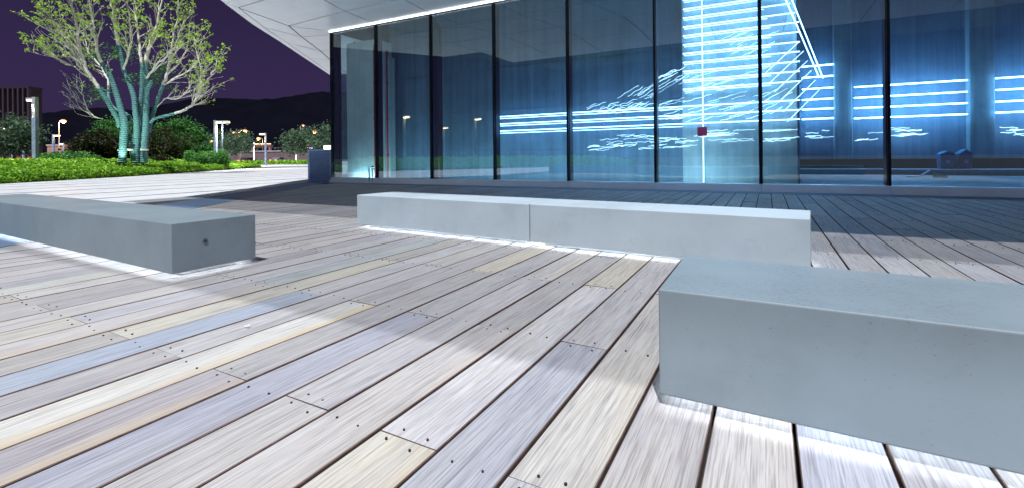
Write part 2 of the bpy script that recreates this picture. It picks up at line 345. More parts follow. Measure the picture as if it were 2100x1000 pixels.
# ---- wooden deck
BD = Vector((ray(1573, 317.4)[0], 1.0)).normalized(); BE = Vector((BD.y, -BD.x))     # along / across the boards
PITCH = .3075 * H * BD.y; P0 = .09 * H * BD.y; GAPW = .0105
LEFT_P = Vector((-4.8, 0.0)); LEFT_D = Vector((-.13, 1.0)).normalized(); LEFT_N = Vector((LEFT_D.y, -LEFT_D.x))
FAR_P = A0 + FN * .70
def deck():
    deck_poly = [(-8.5, -3.0), (14, -3.0), (14, 20), (-8.5, 20)]
    poly = clip(clip(deck_poly, LEFT_P, LEFT_N), FAR_P, FN)
    base = MB().prism([tuple(q) for q in poly], -.085, -.05).build('wood_deck', M['joist']); tag(base, 'weathered grey timber deck of long parallel boards', kind='structure')
    def loc(q, p): v = BD * q + BE * p; return (v.x, v.y)
    boards = []
    for i in range(-58, 30):
        p0 = P0 + PITCH * i + GAPW / 2; p1 = p0 + PITCH - GAPW
        q0 = 1.155 if i % 2 == 1 else 2.125
        for k in range(-4, 12):
            qa = q0 + 1.985 * k + .002; qb = qa + 1.985 - .004
            rect = [loc(qa, p0), loc(qb, p0), loc(qb, p1), loc(qa, p1)]
            c = clip(clip(rect, LEFT_P, LEFT_N), FAR_P, FN)
            if len(c) < 3: continue
            c = clip(c, (0, -1.6), (0, 1)); 
            if len(c) < 3: continue
            if all(x > 12.5 for x, y in c): continue
            full = len(c) == 4 and all((abs(a[0] - b[0]) + abs(a[1] - b[1])) < 1e-6 for a, b in zip(c, rect))
            mx = sum(x for x, y in c) / len(c); my = sum(y for x, y in c) / len(c)
            # size in the picture
            vis = [(x, max(y, .9)) for x, y in c]
            pts = [(CX + F_PX * x / y, CY + F_PX * H / y) for x, y in vis]
            ar = abs(sum(pts[j][0] * pts[(j + 1) % len(pts)][1] - pts[(j + 1) % len(pts)][0] * pts[j][1] for j in range(len(pts)))) / 2
            px = CX + F_PX * mx / max(my, .3)
            if my < .2 or px < -700 or px > 2900: ar *= .01
            boards.append((ar, i, k, qa, qb, p0, p1, c, full))
    boards.sort(key=lambda b: -b[0])
    def pick(px, py):
        v = G(px, py); q, p = v.xy.dot(BD), v.xy.dot(BE)
        i = math.floor((p - P0) / PITCH); q0 = 1.155 if i % 2 == 1 else 2.125
        return i, math.floor((q - q0) / 1.985)
    special = {}
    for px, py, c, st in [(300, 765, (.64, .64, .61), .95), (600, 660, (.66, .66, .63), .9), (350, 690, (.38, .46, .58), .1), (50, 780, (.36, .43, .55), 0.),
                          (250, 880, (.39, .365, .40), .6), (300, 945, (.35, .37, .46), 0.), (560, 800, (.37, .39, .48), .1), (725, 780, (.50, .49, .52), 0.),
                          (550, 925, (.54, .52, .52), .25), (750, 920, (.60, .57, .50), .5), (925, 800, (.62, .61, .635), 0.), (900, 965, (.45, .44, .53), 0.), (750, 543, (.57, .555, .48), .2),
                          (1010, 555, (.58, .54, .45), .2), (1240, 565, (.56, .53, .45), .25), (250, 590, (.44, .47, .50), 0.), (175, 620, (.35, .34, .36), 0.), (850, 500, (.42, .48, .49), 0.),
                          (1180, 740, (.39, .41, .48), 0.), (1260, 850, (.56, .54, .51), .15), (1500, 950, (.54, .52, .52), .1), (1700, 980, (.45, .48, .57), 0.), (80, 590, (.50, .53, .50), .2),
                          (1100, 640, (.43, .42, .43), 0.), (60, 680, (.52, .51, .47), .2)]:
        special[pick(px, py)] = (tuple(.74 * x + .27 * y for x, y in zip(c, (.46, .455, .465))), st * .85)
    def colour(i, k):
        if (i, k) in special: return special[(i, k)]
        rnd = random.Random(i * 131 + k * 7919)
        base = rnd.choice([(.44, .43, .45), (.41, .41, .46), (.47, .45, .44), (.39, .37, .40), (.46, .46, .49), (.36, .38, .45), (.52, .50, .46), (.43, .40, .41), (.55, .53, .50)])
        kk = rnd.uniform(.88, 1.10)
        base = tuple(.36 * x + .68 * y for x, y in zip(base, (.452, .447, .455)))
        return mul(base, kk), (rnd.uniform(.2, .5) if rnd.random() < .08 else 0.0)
    def board_geo(b):
        ar, i, k, qa, qb, p0, p1, c, full = b
        rnd = random.Random(i * 17 + k * 91)
        z = rnd.uniform(-.0018, .0018); dz = [z + rnd.uniform(-.001, .001) for _ in range(4)]
        vs, fs, mi = [], [], []
        ch = .003
        if full:
            for (q, p, zz) in [(qa, p0, -.032), (qb, p0, -.032), (qb, p1, -.032), (qa, p1, -.032),
                               (qa, p0, -ch + dz[0]), (qb, p0, -ch + dz[1]), (qb, p1, -ch + dz[2]), (qa, p1, -ch + dz[3]),
                               (qa, p0 + ch, dz[0]), (qb, p0 + ch, dz[1]), (qb, p1 - ch, dz[2]), (qa, p1 - ch, dz[3])]:
                x, y = loc(q, p); vs.append((x, y, zz))
            # BE x BD orientation: (q,p) -> right-handed with p to the right of the board direction, so the order is reversed
            fs = [(11, 10, 9, 8), (4, 8, 9, 5), (6, 10, 11, 7), (0, 4, 5, 1), (2, 6, 7, 3), (1, 5, 9, 10, 6, 2), (3, 7, 11, 8, 4, 0)]
            mi = [0, 1, 1, 1, 1, 1, 1]
            fs = [tuple(f) for f in fs]
        else:
            n = len(c); a = sum(c[j][0] * c[(j + 1) % n][1] - c[(j + 1) % n][0] * c[j][1] for j in range(n))
            cc = c if a > 0 else c[::-1]
            vs = [(x, y, -.032) for x, y in cc] + [(x, y, z) for x, y in cc]
            fs = [tuple(range(n, 2 * n))] + [(j, (j + 1) % n, n + (j + 1) % n, n + j) for j in range(n)]
            mi = [0] + [1] * n
        rx, ry = rnd.uniform(0, 60), rnd.uniform(0, 20)
        def uvs(v):
            q = v[0] * BD.x + v[1] * BD.y; p = v[0] * BE.x + v[1] * BE.y
            return (q + rx, p + ry), ((q - qa) / 1.98, (p - p0) / (p1 - p0))
        return vs, fs, mi, uvs, colour(i, k)
    def make(name, items, parent, origin):
        me = bpy.data.meshes.new(name); V, Fc, MI, U1, U2, C = [], [], [], [], [], []
        for b in items:
            vs, fs, mi, uvs, (col, st) = board_geo(b); off = len(V)
            V += [(x - origin[0], y - origin[1], z) for x, y, z in vs]; Fc += [tuple(j + off for j in f) for f in fs]; MI += mi
            for f in fs:
                for j in f:
                    a, c = uvs(vs[j]); U1 += a; U2 += c; C += (*col, st)
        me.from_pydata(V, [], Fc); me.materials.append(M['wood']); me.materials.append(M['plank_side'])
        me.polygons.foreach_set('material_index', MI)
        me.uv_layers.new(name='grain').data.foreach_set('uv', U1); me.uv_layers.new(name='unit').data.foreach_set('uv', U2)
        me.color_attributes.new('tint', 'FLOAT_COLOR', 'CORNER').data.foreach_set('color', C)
        bm = bmesh.new(); bm.from_mesh(me); bmesh.ops.recalc_face_normals(bm, faces=bm.faces[:]); bm.to_mesh(me); bm.free()
        me.update(); o = link(bpy.data.objects.new(name, me), parent); o.location = (origin[0], origin[1], 0); return o
    for b in boards[:300]:
        c = b[7]; make('plank', [b], base, (sum(x for x, y in c) / len(c), sum(y for x, y in c) / len(c)))
    tag(make('distant_planks', boards[300:], base, (0, 0)), kind='stuff')
    # screws on the joist lines
    m = MB(); rnd = random.Random(3)
    for (ar, i, k, qa, qb, p0, p1, c, full) in boards[:260]:
        for q in (qa + .035, (qa + qb) / 2, qb - .035):
            for p in (p0 + .065, p1 - .065):
                x, y = loc(q + rnd.uniform(-.012, .012), p + rnd.uniform(-.014, .014))
                if (Vector((x, y)) - LEFT_P).dot(LEFT_N) < .05 or (Vector((x, y)) - FAR_P).dot(FN) < .05 or y < .5 or y > 7.5: continue
                r = rnd.uniform(.0034, .005)
                vs = [(x + r * math.cos(t * math.pi / 3), y + r * math.sin(t * math.pi / 3), .0042) for t in range(6)] + [(x + r * 1.2 * math.cos(t * math.pi / 3), y + r * 1.2 * math.sin(t * math.pi / 3), -.004) for t in range(6)]
                m.add(vs, [tuple(range(6))] + [(6 + t, 6 + (t + 1) % 6, (t + 1) % 6, t) for t in range(6)])
    tag(m.build('screw_heads', M['screw'], base), kind='stuff')
deck()

# ---- paving
OUT_P = Vector((-6.25, 0)); OUT_D = Vector((-.095, 1)).normalized(); OUT_N = Vector((OUT_D.y, -OUT_D.x))
def lineX(P, D_, y): return P.x + D_.x / D_.y * (y - P.y)
def paving():
    yb = 17.7
    cx_ = A0 + FU * -.55 + FN * .70
    pts = [(lineX(LEFT_P, LEFT_D, -3), -3), (lineX(LEFT_P, LEFT_D, 17.9), 17.9)]
    # left border band, then the narrow band between deck and sill
    ip = LEFT_P; far = A0 + FN * .70
    # intersection of the left deck line with the far deck line
    t = ((far - ip).dot(FN)) / LEFT_D.dot(FN); X = ip + LEFT_D * t
    poly = [(lineX(LEFT_P, LEFT_D, -3) - .006, -3), (X.x - .006, X.y + .002), tuple(uvw(24.6, .695).xy), tuple(uvw(24.6, .005).xy), tuple(uvw(-1.35, .005).xy), (lineX(OUT_P, OUT_D, -3), -3)]
    m = MB(); n = len(poly)
    # two convex pieces
    k = uvw(-1.35, .005).xy
    m.prism([poly[0], poly[1], tuple(k), poly[5]], -.085, .004); a = m.build('granite_border', M['border']); tag(a, 'blue grey granite band along the edge of the deck', kind='structure')
    m = MB(); m.prism([poly[1], poly[2], poly[3], tuple(k)], -.085, .004); b = m.build('granite_strip', M['border']); tag(b, 'blue grey granite strip below the glass facade', kind='structure')
    bed = MB().add([(-75, -15, -.010), (lineX(OUT_P, OUT_D, -15), -15, -.010), (k.x, k.y, -.010), (-7, 60, -.010), (-75, 60, -.010)], [(0, 1, 2, 3, 4)]).build('plaza_pavement', M['joint'])
    tag(bed, 'pale stone plaza pavement of long slabs', kind='structure')
    W, LN, J = 2.52, 5.0, .26
    cnt = 0
    for i in range(0, 14):
        p1 = -11.72 - W * i - J / 2; p0 = p1 - W + J
        for kq in range(-5, 12):
            qa = kq * LN + (1.3 if i % 2 else -.9); qb = qa + LN - .006
            rect = [(BD * q + BE * p) for q, p in ((qa, p0), (qb, p0), (qb, p1), (qa, p1))]
            c = [tuple(v) for v in rect]
            c = clip(c, OUT_P, -OUT_N); 
            if len(c) < 3: continue
            c = clip(c, (0, -14), (0, 1)); c = clip(c, (0, 59), (0, -1)) if len(c) > 2 else c
            if len(c) < 3: continue
            if max(x + y * 1.4 for x, y in c) < -6 and min(y for x, y in c) < 10 and max(x for x, y in c) < -30: continue
            # stop at the building side wall
            c = clip(c, tuple(A0 - FU * .55), tuple(-FU)) if all((Vector(v) - A0).dot(FN) < .1 for v in c) else c
            if len(c) < 3: continue
            z = random.uniform(-.0025, .0025)
            MB().prism(c, -.009, z).build('paving_slab', M['stone'], bed); cnt += 1
    far = MB().add([(-140, 60, -.006), (-7, 60, -.006), (10, 160, -.006), (-160, 160, -.006)], [(0, 1, 2, 3)]).build('far_pavement', M['stone']); tag(far, 'pale pavement running on past the hedge', kind='structure')
paving()

# ================================================================== GLASS BUILDING
bld = empty('glass_building', (A0.x, A0.y, 0), FANG); tag(bld, 'glass walled building with faceted metal soffit and raw concrete inside', 'building')
ZS = 5.86; ZG = .19
MU = [0, 2.30, 4.80, 7.286, 9.77, 12.26, 14.76, 17.245, 19.73, 22.2, 24.6]
def mull(u): return MB().box((u - .028, -.05, ZG), (u + .028, .012, ZS - .03)).box((u - .045, .034, ZG), (u + .045, .30, ZS - .03))
for u in MU: mull(u).build('mullion', M['frame'], bld)
for a, b in zip(MU, MU[1:]):
    MB().box((a + .031, .014, ZG + .01), (b - .031, .032, ZS - .06)).build('glass_pane', M['glass'], bld)
    MB().add([(a + .004, -.20, .005), (b - .004, -.20, .005), (b - .004, .32, .005), (a + .004, .32, .005), (a + .004, -.055, ZG - .004), (b - .004, -.055, ZG - .004), (b - .004, .32, ZG - .004), (a + .004, .32, ZG - .004)], [(3, 2, 1, 0), (4, 5, 6, 7), (0, 1, 5, 4), (1, 2, 6, 5), (2, 3, 7, 6), (3, 0, 4, 7)]).build('sill_panel', M['sill'], bld, bevel=.008, seg=1)
    MB().box((a + .03, -.04, ZS - .058), (b - .03, .05, ZS - .004)).build('head_rail', M['frame'], bld)
# side wall of the building, running away from the corner
for k in range(4):
    MB().box((-.02, .06 + k * 2.5, ZG), (.02, 2.50 + k * 2.5, ZS - .02)).build('side_panel', M['inner_dark'] if k else M['glass'], bld)
    MB().box((-.05, .34 + k * 2.5, 0), (.05, .44 + k * 2.5, ZS - .02)).build('mullion', M['frame'], bld)
MB().box((-.075, .33, -.02), (.30, 10.1, ZG - .004)).build('sill_panel', M['sill'], bld)

# ---- canopy
F1 = 6.5 + ZS / math.tan(SUN_E) * math.cos(SUN_PHI)
def L2(u, v): return (u, -v)                     # building local: y runs inwards
can = MB()
edge = [(.62, 4.9), (-1.35, 2.15), (-2.75, .15), (-7.4, -6.3)]          # outer edge of the soffit
front_u = .62 + (F1 - 4.9) * .60
edge_all = [(front_u, F1)] + edge
top = [L2(front_u, F1), L2(*edge[0]), L2(*edge[1]), L2(edge[2][0], edge[2][1]), L2(edge[2][0], -.05), L2(25.5, -.05), L2(25.5, F1)]
can.prism(top, ZS + .035, ZS + .9); can.build('canopy_slab', M['gap'], bld)
MB().prism([L2(-.03, -.052), L2(edge[2][0] - .14, -.052), L2(-7.4, -6.3), L2(-7.4, -10.5), L2(-.03, -10.5)], ZS + .035, ZS + .9).build('canopy_slab', M['gap'], bld)
def panel(poly, z=ZS, inset=.027, thick=.03):
    # shrink towards the centroid side by moving every edge inwards
    n = len(poly); a = sum(poly[i][0] * poly[(i + 1) % n][1] - poly[(i + 1) % n][0] * poly[i][1] for i in range(n))
    if a < 0: poly = poly[::-1]
    c = poly
    for i in range(n):
        x0, y0 = poly[i]; x1, y1 = poly[(i + 1) % n]; l = math.hypot(x1 - x0, y1 - y0)
        if l < 1e-6: continue
        nx, ny = -(y1 - y0) / l, (x1 - x0) / l
        c = clip(c, (x0 + nx * inset, y0 + ny * inset), (nx, ny))
        if len(c) < 3: return
    MB().prism([L2(*q) for q in c], z, z + thick).build('soffit_panel', M['soffit'], bld)
def pix(px, py):
    g = G(px, py, ZS).xy - A0; return (g.dot(FU), g.dot(FN))
n1, n2, n3, n4, n5 = pix(489, 16.5), pix(559, 0), pix(592, 53.5), pix(715, 27), pix(674, 0)
c0 = (0.0, .06); m1 = (2.3, .06); n6, n8 = pix(540, 56.5), pix(588, 88)
q7, q9, q11 = pix(618.5, 76), pix(657, 105), pix(677, 122.7)
e1, e2, e3 = pix(460, 7.6), pix(518, 51), pix(572, 85); eN = pix(678, 155.5); fN = pix(677, 149.5)
row1 = 1.58
n2x = (n1[0] + 2.05, n1[1] - .02)
panel([c0, m1, (2.45, row1), n3])
panel([n3, (2.45, row1), (3.05, 3.7), n1])
panel([n1, n3, q7, n6]); panel([n6, q7, q9, n8])
def lerp(a, b, t): return (a[0] + (b[0] - a[0]) * t, a[1] + (b[1] - a[1]) * t)
x11 = lerp(q9, q11, 1.0); f2 = lerp(n8, fN, .45)
panel([n8, q9, x11, f2]); far_in = (x11[0] - 2.4, x11[1] - 3.4)
panel([f2, x11, far_in, fN])
s1, s2, s3, s4 = (-.06, -.4), (-.06, -2.0), (-.06, -3.6), (-.06, -7.2)
panel([c0, n3, q7, s1]); panel([s1, q7, q9, s2]); panel([s2, q9, x11, s3]); panel([s3, x11, far_in, s4])
ee = lambda p, q: p
for a, b, c, d in ((e1, e2, n6, n1), (e2, e3, n8, n6), (e3, lerp(e3, eN, .45), f2, n8), (lerp(e3, eN, .45), eN, fN, f2)):
    panel([a, b, c, d], z=ZS + .004, inset=.008)
panel([n1, (3.05, 3.7), (3.2, 5.9), (1.15, 5.9), e1])
for a, b in zip(MU[1:], MU[2:]):
    panel([(a, .06), (b, .06), (b + .15, row1), (a + .15, row1)])
    panel([(a + .15, row1), (b + .15, row1), (b + .75, 3.7), (a + .75, 3.7)])
    panel([(a + .75, 3.7), (b + .75, 3.7), (b + .9, 5.9), (a + .9, 5.9)])
    panel([(max(a + .9, 2.2), 5.9), (b + .9, 5.9), (b + .9, F1 - .05), (max(a + .9, 3.4), F1 - .05)])
# bright trim over the glass head, made to glow to lift the shade below
MB().box((.0, -.10, ZS - .042), (24.6, -.065, ZS - .006)).build('soffit_trim', emit('added_trim_glow', (.90, .94, 1), 4.), bld)
# two unseen tinted bands, added to step the canopy shadow on the deck
MB().box((front_u, -(F1 + 1.38), ZS + .3), (25.5, -F1 - .01, ZS + .32)).build('shade_band', M['shade_band_dense'], bld)
MB().box((front_u + .8, -(F1 + 4.7), ZS + .3), (25.5, -(F1 + 1.39), ZS + .32)).build('shade_band', M['shade_band'], bld)

# ---- what stands behind the glass
def ib(name, pl, pr, wi, z0, z1, thick, mat, py=300):
    ua, ub = fac(pl, py, wi)[0], fac(pr, py, wi)[0]
    return MB().box((ua, wi, z0), (ub, wi + thick, z1)).build(name, mat, bld, bevel=.01, seg=1)
ib('concrete_pier', 712, 773, .75, 0, 5.55, .9, M['conc_bright'])
MB().box((.34, .8, 0), (.40, 1.4, 5.6)).build('jamb', M['inner_dark'], bld)
ib('concrete_pier', 790, 801, 1.2, 0, 4.9, .3, M['conc_pale'])
W_IN = 1.75
wl, wr = fac(800, 300, W_IN)[0], fac(1642, 300, W_IN)[0]
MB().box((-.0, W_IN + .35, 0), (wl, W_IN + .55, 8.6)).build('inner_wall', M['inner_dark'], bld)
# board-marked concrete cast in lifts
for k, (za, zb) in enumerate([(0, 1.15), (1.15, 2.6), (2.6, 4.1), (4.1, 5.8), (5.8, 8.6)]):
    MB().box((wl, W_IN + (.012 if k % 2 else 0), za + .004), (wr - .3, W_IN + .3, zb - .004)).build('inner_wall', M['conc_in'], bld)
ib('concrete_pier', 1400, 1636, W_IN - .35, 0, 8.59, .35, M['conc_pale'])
ib('concrete_pier', 886, 902, .9, 0, 5.8, .2, M['inner_dark'])
MB().box((.5, .40, .03), (14.2, .46, .07)).build('added_fill_strip', emit('added_fill_glow', (.52, .85, 1), 26.), bld)  # hidden glowing strip, added to brighten the piers and inner wall
# red sprinkler pipes
for px, wi, zt in ((769, .62, 5.3), (795, .95, 5.1)):
    u = fac(px, 300, wi)[0]
    m = MB().tube([(u, wi, ZG - .1), (u, wi, zt)], .035, 10)
    for z in (1.0, 2.4, 3.8, 5.0): m.tube([(u, wi, z), (u, wi, z + .07)], .05, 10)
    m.build('sprinkler_pipe', M['red_pipe'], bld, smooth=True)
# deep room on the right, built where the glass mirrors the building opposite
WB = 14.0
uL = wr - .25; uR = 40.0
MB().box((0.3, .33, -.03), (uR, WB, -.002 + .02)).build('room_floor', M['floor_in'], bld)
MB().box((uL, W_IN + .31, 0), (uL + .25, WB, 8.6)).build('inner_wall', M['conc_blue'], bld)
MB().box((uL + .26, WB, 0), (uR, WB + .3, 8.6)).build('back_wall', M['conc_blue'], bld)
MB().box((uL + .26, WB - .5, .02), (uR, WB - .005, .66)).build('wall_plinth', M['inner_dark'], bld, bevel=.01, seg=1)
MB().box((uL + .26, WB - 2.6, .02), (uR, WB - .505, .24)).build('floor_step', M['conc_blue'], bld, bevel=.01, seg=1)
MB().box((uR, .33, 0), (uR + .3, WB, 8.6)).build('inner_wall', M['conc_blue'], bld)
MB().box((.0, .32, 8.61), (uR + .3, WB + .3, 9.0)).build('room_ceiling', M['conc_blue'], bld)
MB().box((.0, .06, ZS + .01), (uR + .3, .31, 9.0)).build('upper_facade', M['inner_dark'], bld)
MB().box((-.02, .32, ZS + .01), (-.005, WB, 9.0)).build('upper_facade', M['inner_dark'], bld)
for pl, pr in ((1712, 1749), (1990, 2042), (2290, 2345)):
    ua, ub = fac(pl, 300, WB - .48)[0], fac(pr, 300, WB - .48)[0]
    c = MB().box((ua, WB - .46, .665), (ub, WB - .006, 8.59)).build('column', M['conc_pale'], bld, bevel=.02, seg=1)  # stands in for a column mirrored in the glass
for wi in (4.2, 7.4, 10.6): MB().box((uL + .26, wi, 8.15), (uR, wi + .35, 8.605)).build('ceiling_beam', M['conc_blue'], bld)
# mirrored light lines built as glowing tubes, row by row
WT = W_IN - .46; WF = WB - .62
def tube_row(pl, pr, yl, yr, wi, r, mat=None):
    a = fac(pl, yl, wi); b = fac(pr, yr, wi); z = (a[1] + b[1]) / 2
    MB().tube([(a[0], wi, z), (b[0], wi, z)], r, 6).build('reflected_tube', mat or M['led_blue'], bld)
for (yl, yr) in ((239, 212), (254, 231), (270, 248)):
    tube_row(1018, 1640, yl, yl + (yr - yl) * 622 / 533, WT, .012)
    tube_row(1018, 1400, yl + 5, yl + 5 + (yr - yl) * 382 / 533, WT, .007)
for k in range(11):
    yl = 2 + 18.2 * k; xr = 1601 + (yl + 2) * .487
    s_ = (yl - 340) / (1401 + 738)
    xr = min(xr, 1640) if k < 9 else 1640
    tube_row(1401, xr, yl, yl + s_ * (xr - 1401), WT, .0115)
    tube_row(1403, 1403 + (xr - 1403) * .75, yl + 4, yl + 4 + s_ * (xr - 1403) * .75, WT, .006)
def seg(name, x0, y0, x1, y1, wi, r, mat):
    a, b = fac(x0, y0, wi), fac(x1, y1, wi)
    MB().tube([(a[0], wi, a[1]), (b[0], wi, b[1])], r, 6).build(name, mat, bld)
seg('reflected_tube', 1603, -20, 1680, 160, WT, .012, M['led_blue']); seg('reflected_tube', 1616, -20, 1688, 161, WT, .012, M['led_blue'])
for k in range(6):
    yl = -10 + 24 * k; seg('reflected_tube', 1570 + k * 9, 60 + 20 * k + 90, 1640 + 8 * k, 60 + 20 * k + 25, WT + .02, .006, M['led_squig'])
for (a, b, ys) in ((1645, 1709, ((137, 133), (160, 156), (183, 180.5), (205, 203), (225, 223), (245, 243))), (1752, 1984, ((180, 164), (201, 189), (222, 212.5), (243, 235))), (2042, 2285, ((161, 146), (185, 172), (209, 198), (231, 223)))):
    for (yl, yr) in ys: tube_row(a, b, yl, yr, WF, .024, M['led_far'])
u, z0 = fac(1443, 375, WT - .1); z1 = fac(1443, -10, WT - .1)[1]
MB().tube([(u, WT - .1, .02), (u, WT - .1, z1)], .013, 8).build('standing_tube', emit('standing_led', (.6, .85, 1), 2.6), bld)
MB().tube([(u, WT - .1, .02), (u, WT - .1, .09)], [.2, .2], 16).build('tube_foot', M['frame'], bld)
uu, zz = fac(1440, 270, WT - .16); MB().box((uu - .13, WT - .17, zz - .13), (uu + .13, WT - .13, zz + .13)).build('red_sign', M['red_sign'], bld, bevel=.02)
# rippling light reflections built as thin glowing tubes
def squiggles(regions, wi, name, r=.0042):
    m = MB(); rnd = random.Random(int(regions[0][0]) + 5)
    for (x0, x1, y0, y1, slope, n, ln, amp) in regions:
        for _ in range(n):
            x = rnd.uniform(x0, x1); y = rnd.uniform(y0, y1); L_ = ln * rnd.uniform(.4, 1.2); pts = []
            ph = rnd.uniform(0, 6); st = max(4, int(L_ / 5))
            for k in range(st + 1):
                xx = x + L_ * k / st; yy = y + slope * (xx - x) + amp * .7 * math.sin(ph + k * 1.5) + rnd.uniform(-.5, .5)
                uu_, zz_ = fac(xx, yy, wi); pts.append((uu_, wi + .02 * math.sin(k), zz_))
            m.tube(pts, r * rnd.uniform(.6, 1.2), 4, cap=False)
    o = m.build(name, M['led_squig'], bld); tag(o, kind='stuff')
squiggles([(1265, 1340, 195, 205, -.62, 9, 60, 1.2), (1330, 1400, 150, 175, -.45, 10, 45, 1.5), (1200, 1330, 215, 235, -.35, 26, 34, 1.8), (1345, 1400, 205, 250, -.25, 16, 40, 1.2)], WT - .03, 'reflected_ripples')
squiggles([(1400, 1550, 150, 250, -.28, 34, 55, 1.0), (1470, 1560, 80, 120, -.45, 12, 50, 1.0), (1560, 1620, 190, 235, -.55, 10, 30, .8)], WT - .035, 'reflected_ripples')
squiggles([(1230, 1400, 278, 308, -.06, 34, 45, 1.3), (1400, 1580, 268, 292, -.06, 20, 60, .9), (1200, 1240, 298, 312, -.1, 9, 30, 1.0)], WT - .03, 'reflected_ripples')
squiggles([(1752, 1860, 262, 280, -.03, 12, 55, 1.0), (1645, 1690, 268, 284, .0, 6, 30, .8), (2045, 2090, 262, 280, 0, 8, 40, 1.0), (1752, 1800, 286, 292, -.1, 5, 20, 1.)], WF + .05, 'reflected_ripples', .010)

# reflected bins built solid in the room, and the scrap beside them
def blocal(u, wi, z): p = A0 + FU * u - FN * wi; return (p.x, p.y, z)
for k, (pl, pr, lab) in enumerate(((1924, 1954, 'square blue bin with open flap, a reflection built solid behind the glass, beside the curled pale strip'), (1962, 1990, 'square blue bin with peaked pale lid, a reflection built solid behind the glass, beside the room column'))):
    wi = WB - 1.2; ua, ub = fac(pl, 330, wi)[0], fac(pr, 330, wi)[0]; wd = ub - ua
    o = empty('waste_bin', blocal((ua + ub) / 2, wi, .242), FANG); tag(o, lab, 'bin', 'reflected bins built in the room')
    MB().add([(-wd / 2 * .9, -.25, 0), (wd / 2 * .9, -.25, 0), (wd / 2 * .9, .25, 0), (-wd / 2 * .9, .25, 0), (-wd / 2, -.28, .62), (wd / 2, -.28, .62), (wd / 2, .28, .62), (-wd / 2, .28, .62)], [(3, 2, 1, 0), (0, 1, 5, 4), (1, 2, 6, 5), (2, 3, 7, 6), (3, 0, 4, 7), (4, 5, 6, 7)]).build('bin_body', M['bin'], o, bevel=.02)
    MB().add([(-wd * .48, -.3, .625), (wd * .48, -.3, .625), (wd * .48, .3, .625), (-wd * .48, .3, .625), (0, -.3, .75 + .05 * k), (0, .3, .75 + .05 * k)], [(0, 1, 4), (2, 3, 5), (1, 2, 5, 4), (3, 0, 4, 5), (3, 2, 1, 0)]).build('bin_lid', M['bin_lid'], o)
    MB().tube([(0, -.295, .30), (0, -.285, .30)], .07, 12).build('badge', M['bin_lid'], o)
wi = 9.0; pts = []
for px, py in ((1858, 371), (1880, 370.5), (1890, 368), (1898, 363), (1906, 358)):
    u_, z_ = fac(px, py, wi); pts.append((u_, z_))
zb = min(p[1] for p in pts)
m = MB(); 
for (ua, za), (ub, zb_) in zip(pts, pts[1:]):
    a, b = za - zb + .024, zb_ - zb + .024
    m.add([blocal(ua, wi - .12, a), blocal(ub, wi - .12, b), blocal(ub, wi + .12, b), blocal(ua, wi + .12, a), blocal(ua, wi - .12, a + .03), blocal(ub, wi - .12, b + .03), blocal(ub, wi + .12, b + .03), blocal(ua, wi + .12, a + .03)], [(3, 2, 1, 0), (4, 5, 6, 7), (0, 1, 5, 4), (2, 3, 7, 6), (0, 4, 7, 3), (1, 2, 6, 5)])
tag(m.build('curled_strip', M['scrap']), 'pale curled strip lying on the floor inside, near the blue bins', 'scrap')
m = MB(); u_, _ = fac(1912, 366, wi)
for k in range(3):
    p = blocal(u_ + .1 + k * .12, wi + .1 * (k % 2), 0)
    m.tube([(p[0], p[1], .022), (p[0], p[1], .1), (p[0] + .05, p[1], .17 - .03 * k)], [.09, .10, .02], 7)
tag(m.build('green_bundle', M['scrap_green'], smooth=True), 'small green crumpled bundle on the floor by the curled strip', 'scrap')

# ---- louvred cabinet at the corner
def louvre():
    gp = G(656, 373.2); wd, hh, dp = 1.03, 1.29, .62
    o = empty('louvred_cabinet', (gp.x, gp.y, 0), R(-9)); tag(o, 'blue grey louvred metal cabinet standing at the glass corner', 'cabinet')
    t = .075
    MB().box((-wd / 2, .10, .004), (wd / 2, dp, hh - .01)).build('cabinet_body', M['louvre'], o, bevel=.006, seg=1)
    MB().box((-wd / 2 + .01, .06, .01), (wd / 2 - .01, .098, hh - .012)).build('louvre_backing', M['inner_dark'], o)
    MB().box((-wd / 2, 0, .004), (-wd / 2 + t, .058, hh)).box((wd / 2 - t, 0, .004), (wd / 2, .058, hh)).box((-wd / 2 + t + .001, .002, hh - t), (wd / 2 - t - .001, .058, hh - .001)).box((-wd / 2 + t + .001, .002, .005), (wd / 2 - t - .001, .058, t)).build('frame', M['louvre'], o)
    n = 12
    for k in range(n):
        z = t + (hh - 2 * t) * (k + .5) / n; h2 = (hh - 2 * t) / n * .42
        MB().add([(-wd / 2 + t, .0, z - h2), (wd / 2 - t, .0, z - h2), (wd / 2 - t, .052, z + h2), (-wd / 2 + t, .052, z + h2), (-wd / 2 + t, .008, z - h2 - .012), (wd / 2 - t, .008, z - h2 - .012), (wd / 2 - t, .056, z + h2 - .012), (-wd / 2 + t, .056, z + h2 - .012)], [(0, 1, 2, 3), (7, 6, 5, 4), (0, 4, 5, 1), (1, 5, 6, 2), (2, 6, 7, 3), (3, 7, 4, 0)]).build('slat', M['louvre'], o)
louvre()
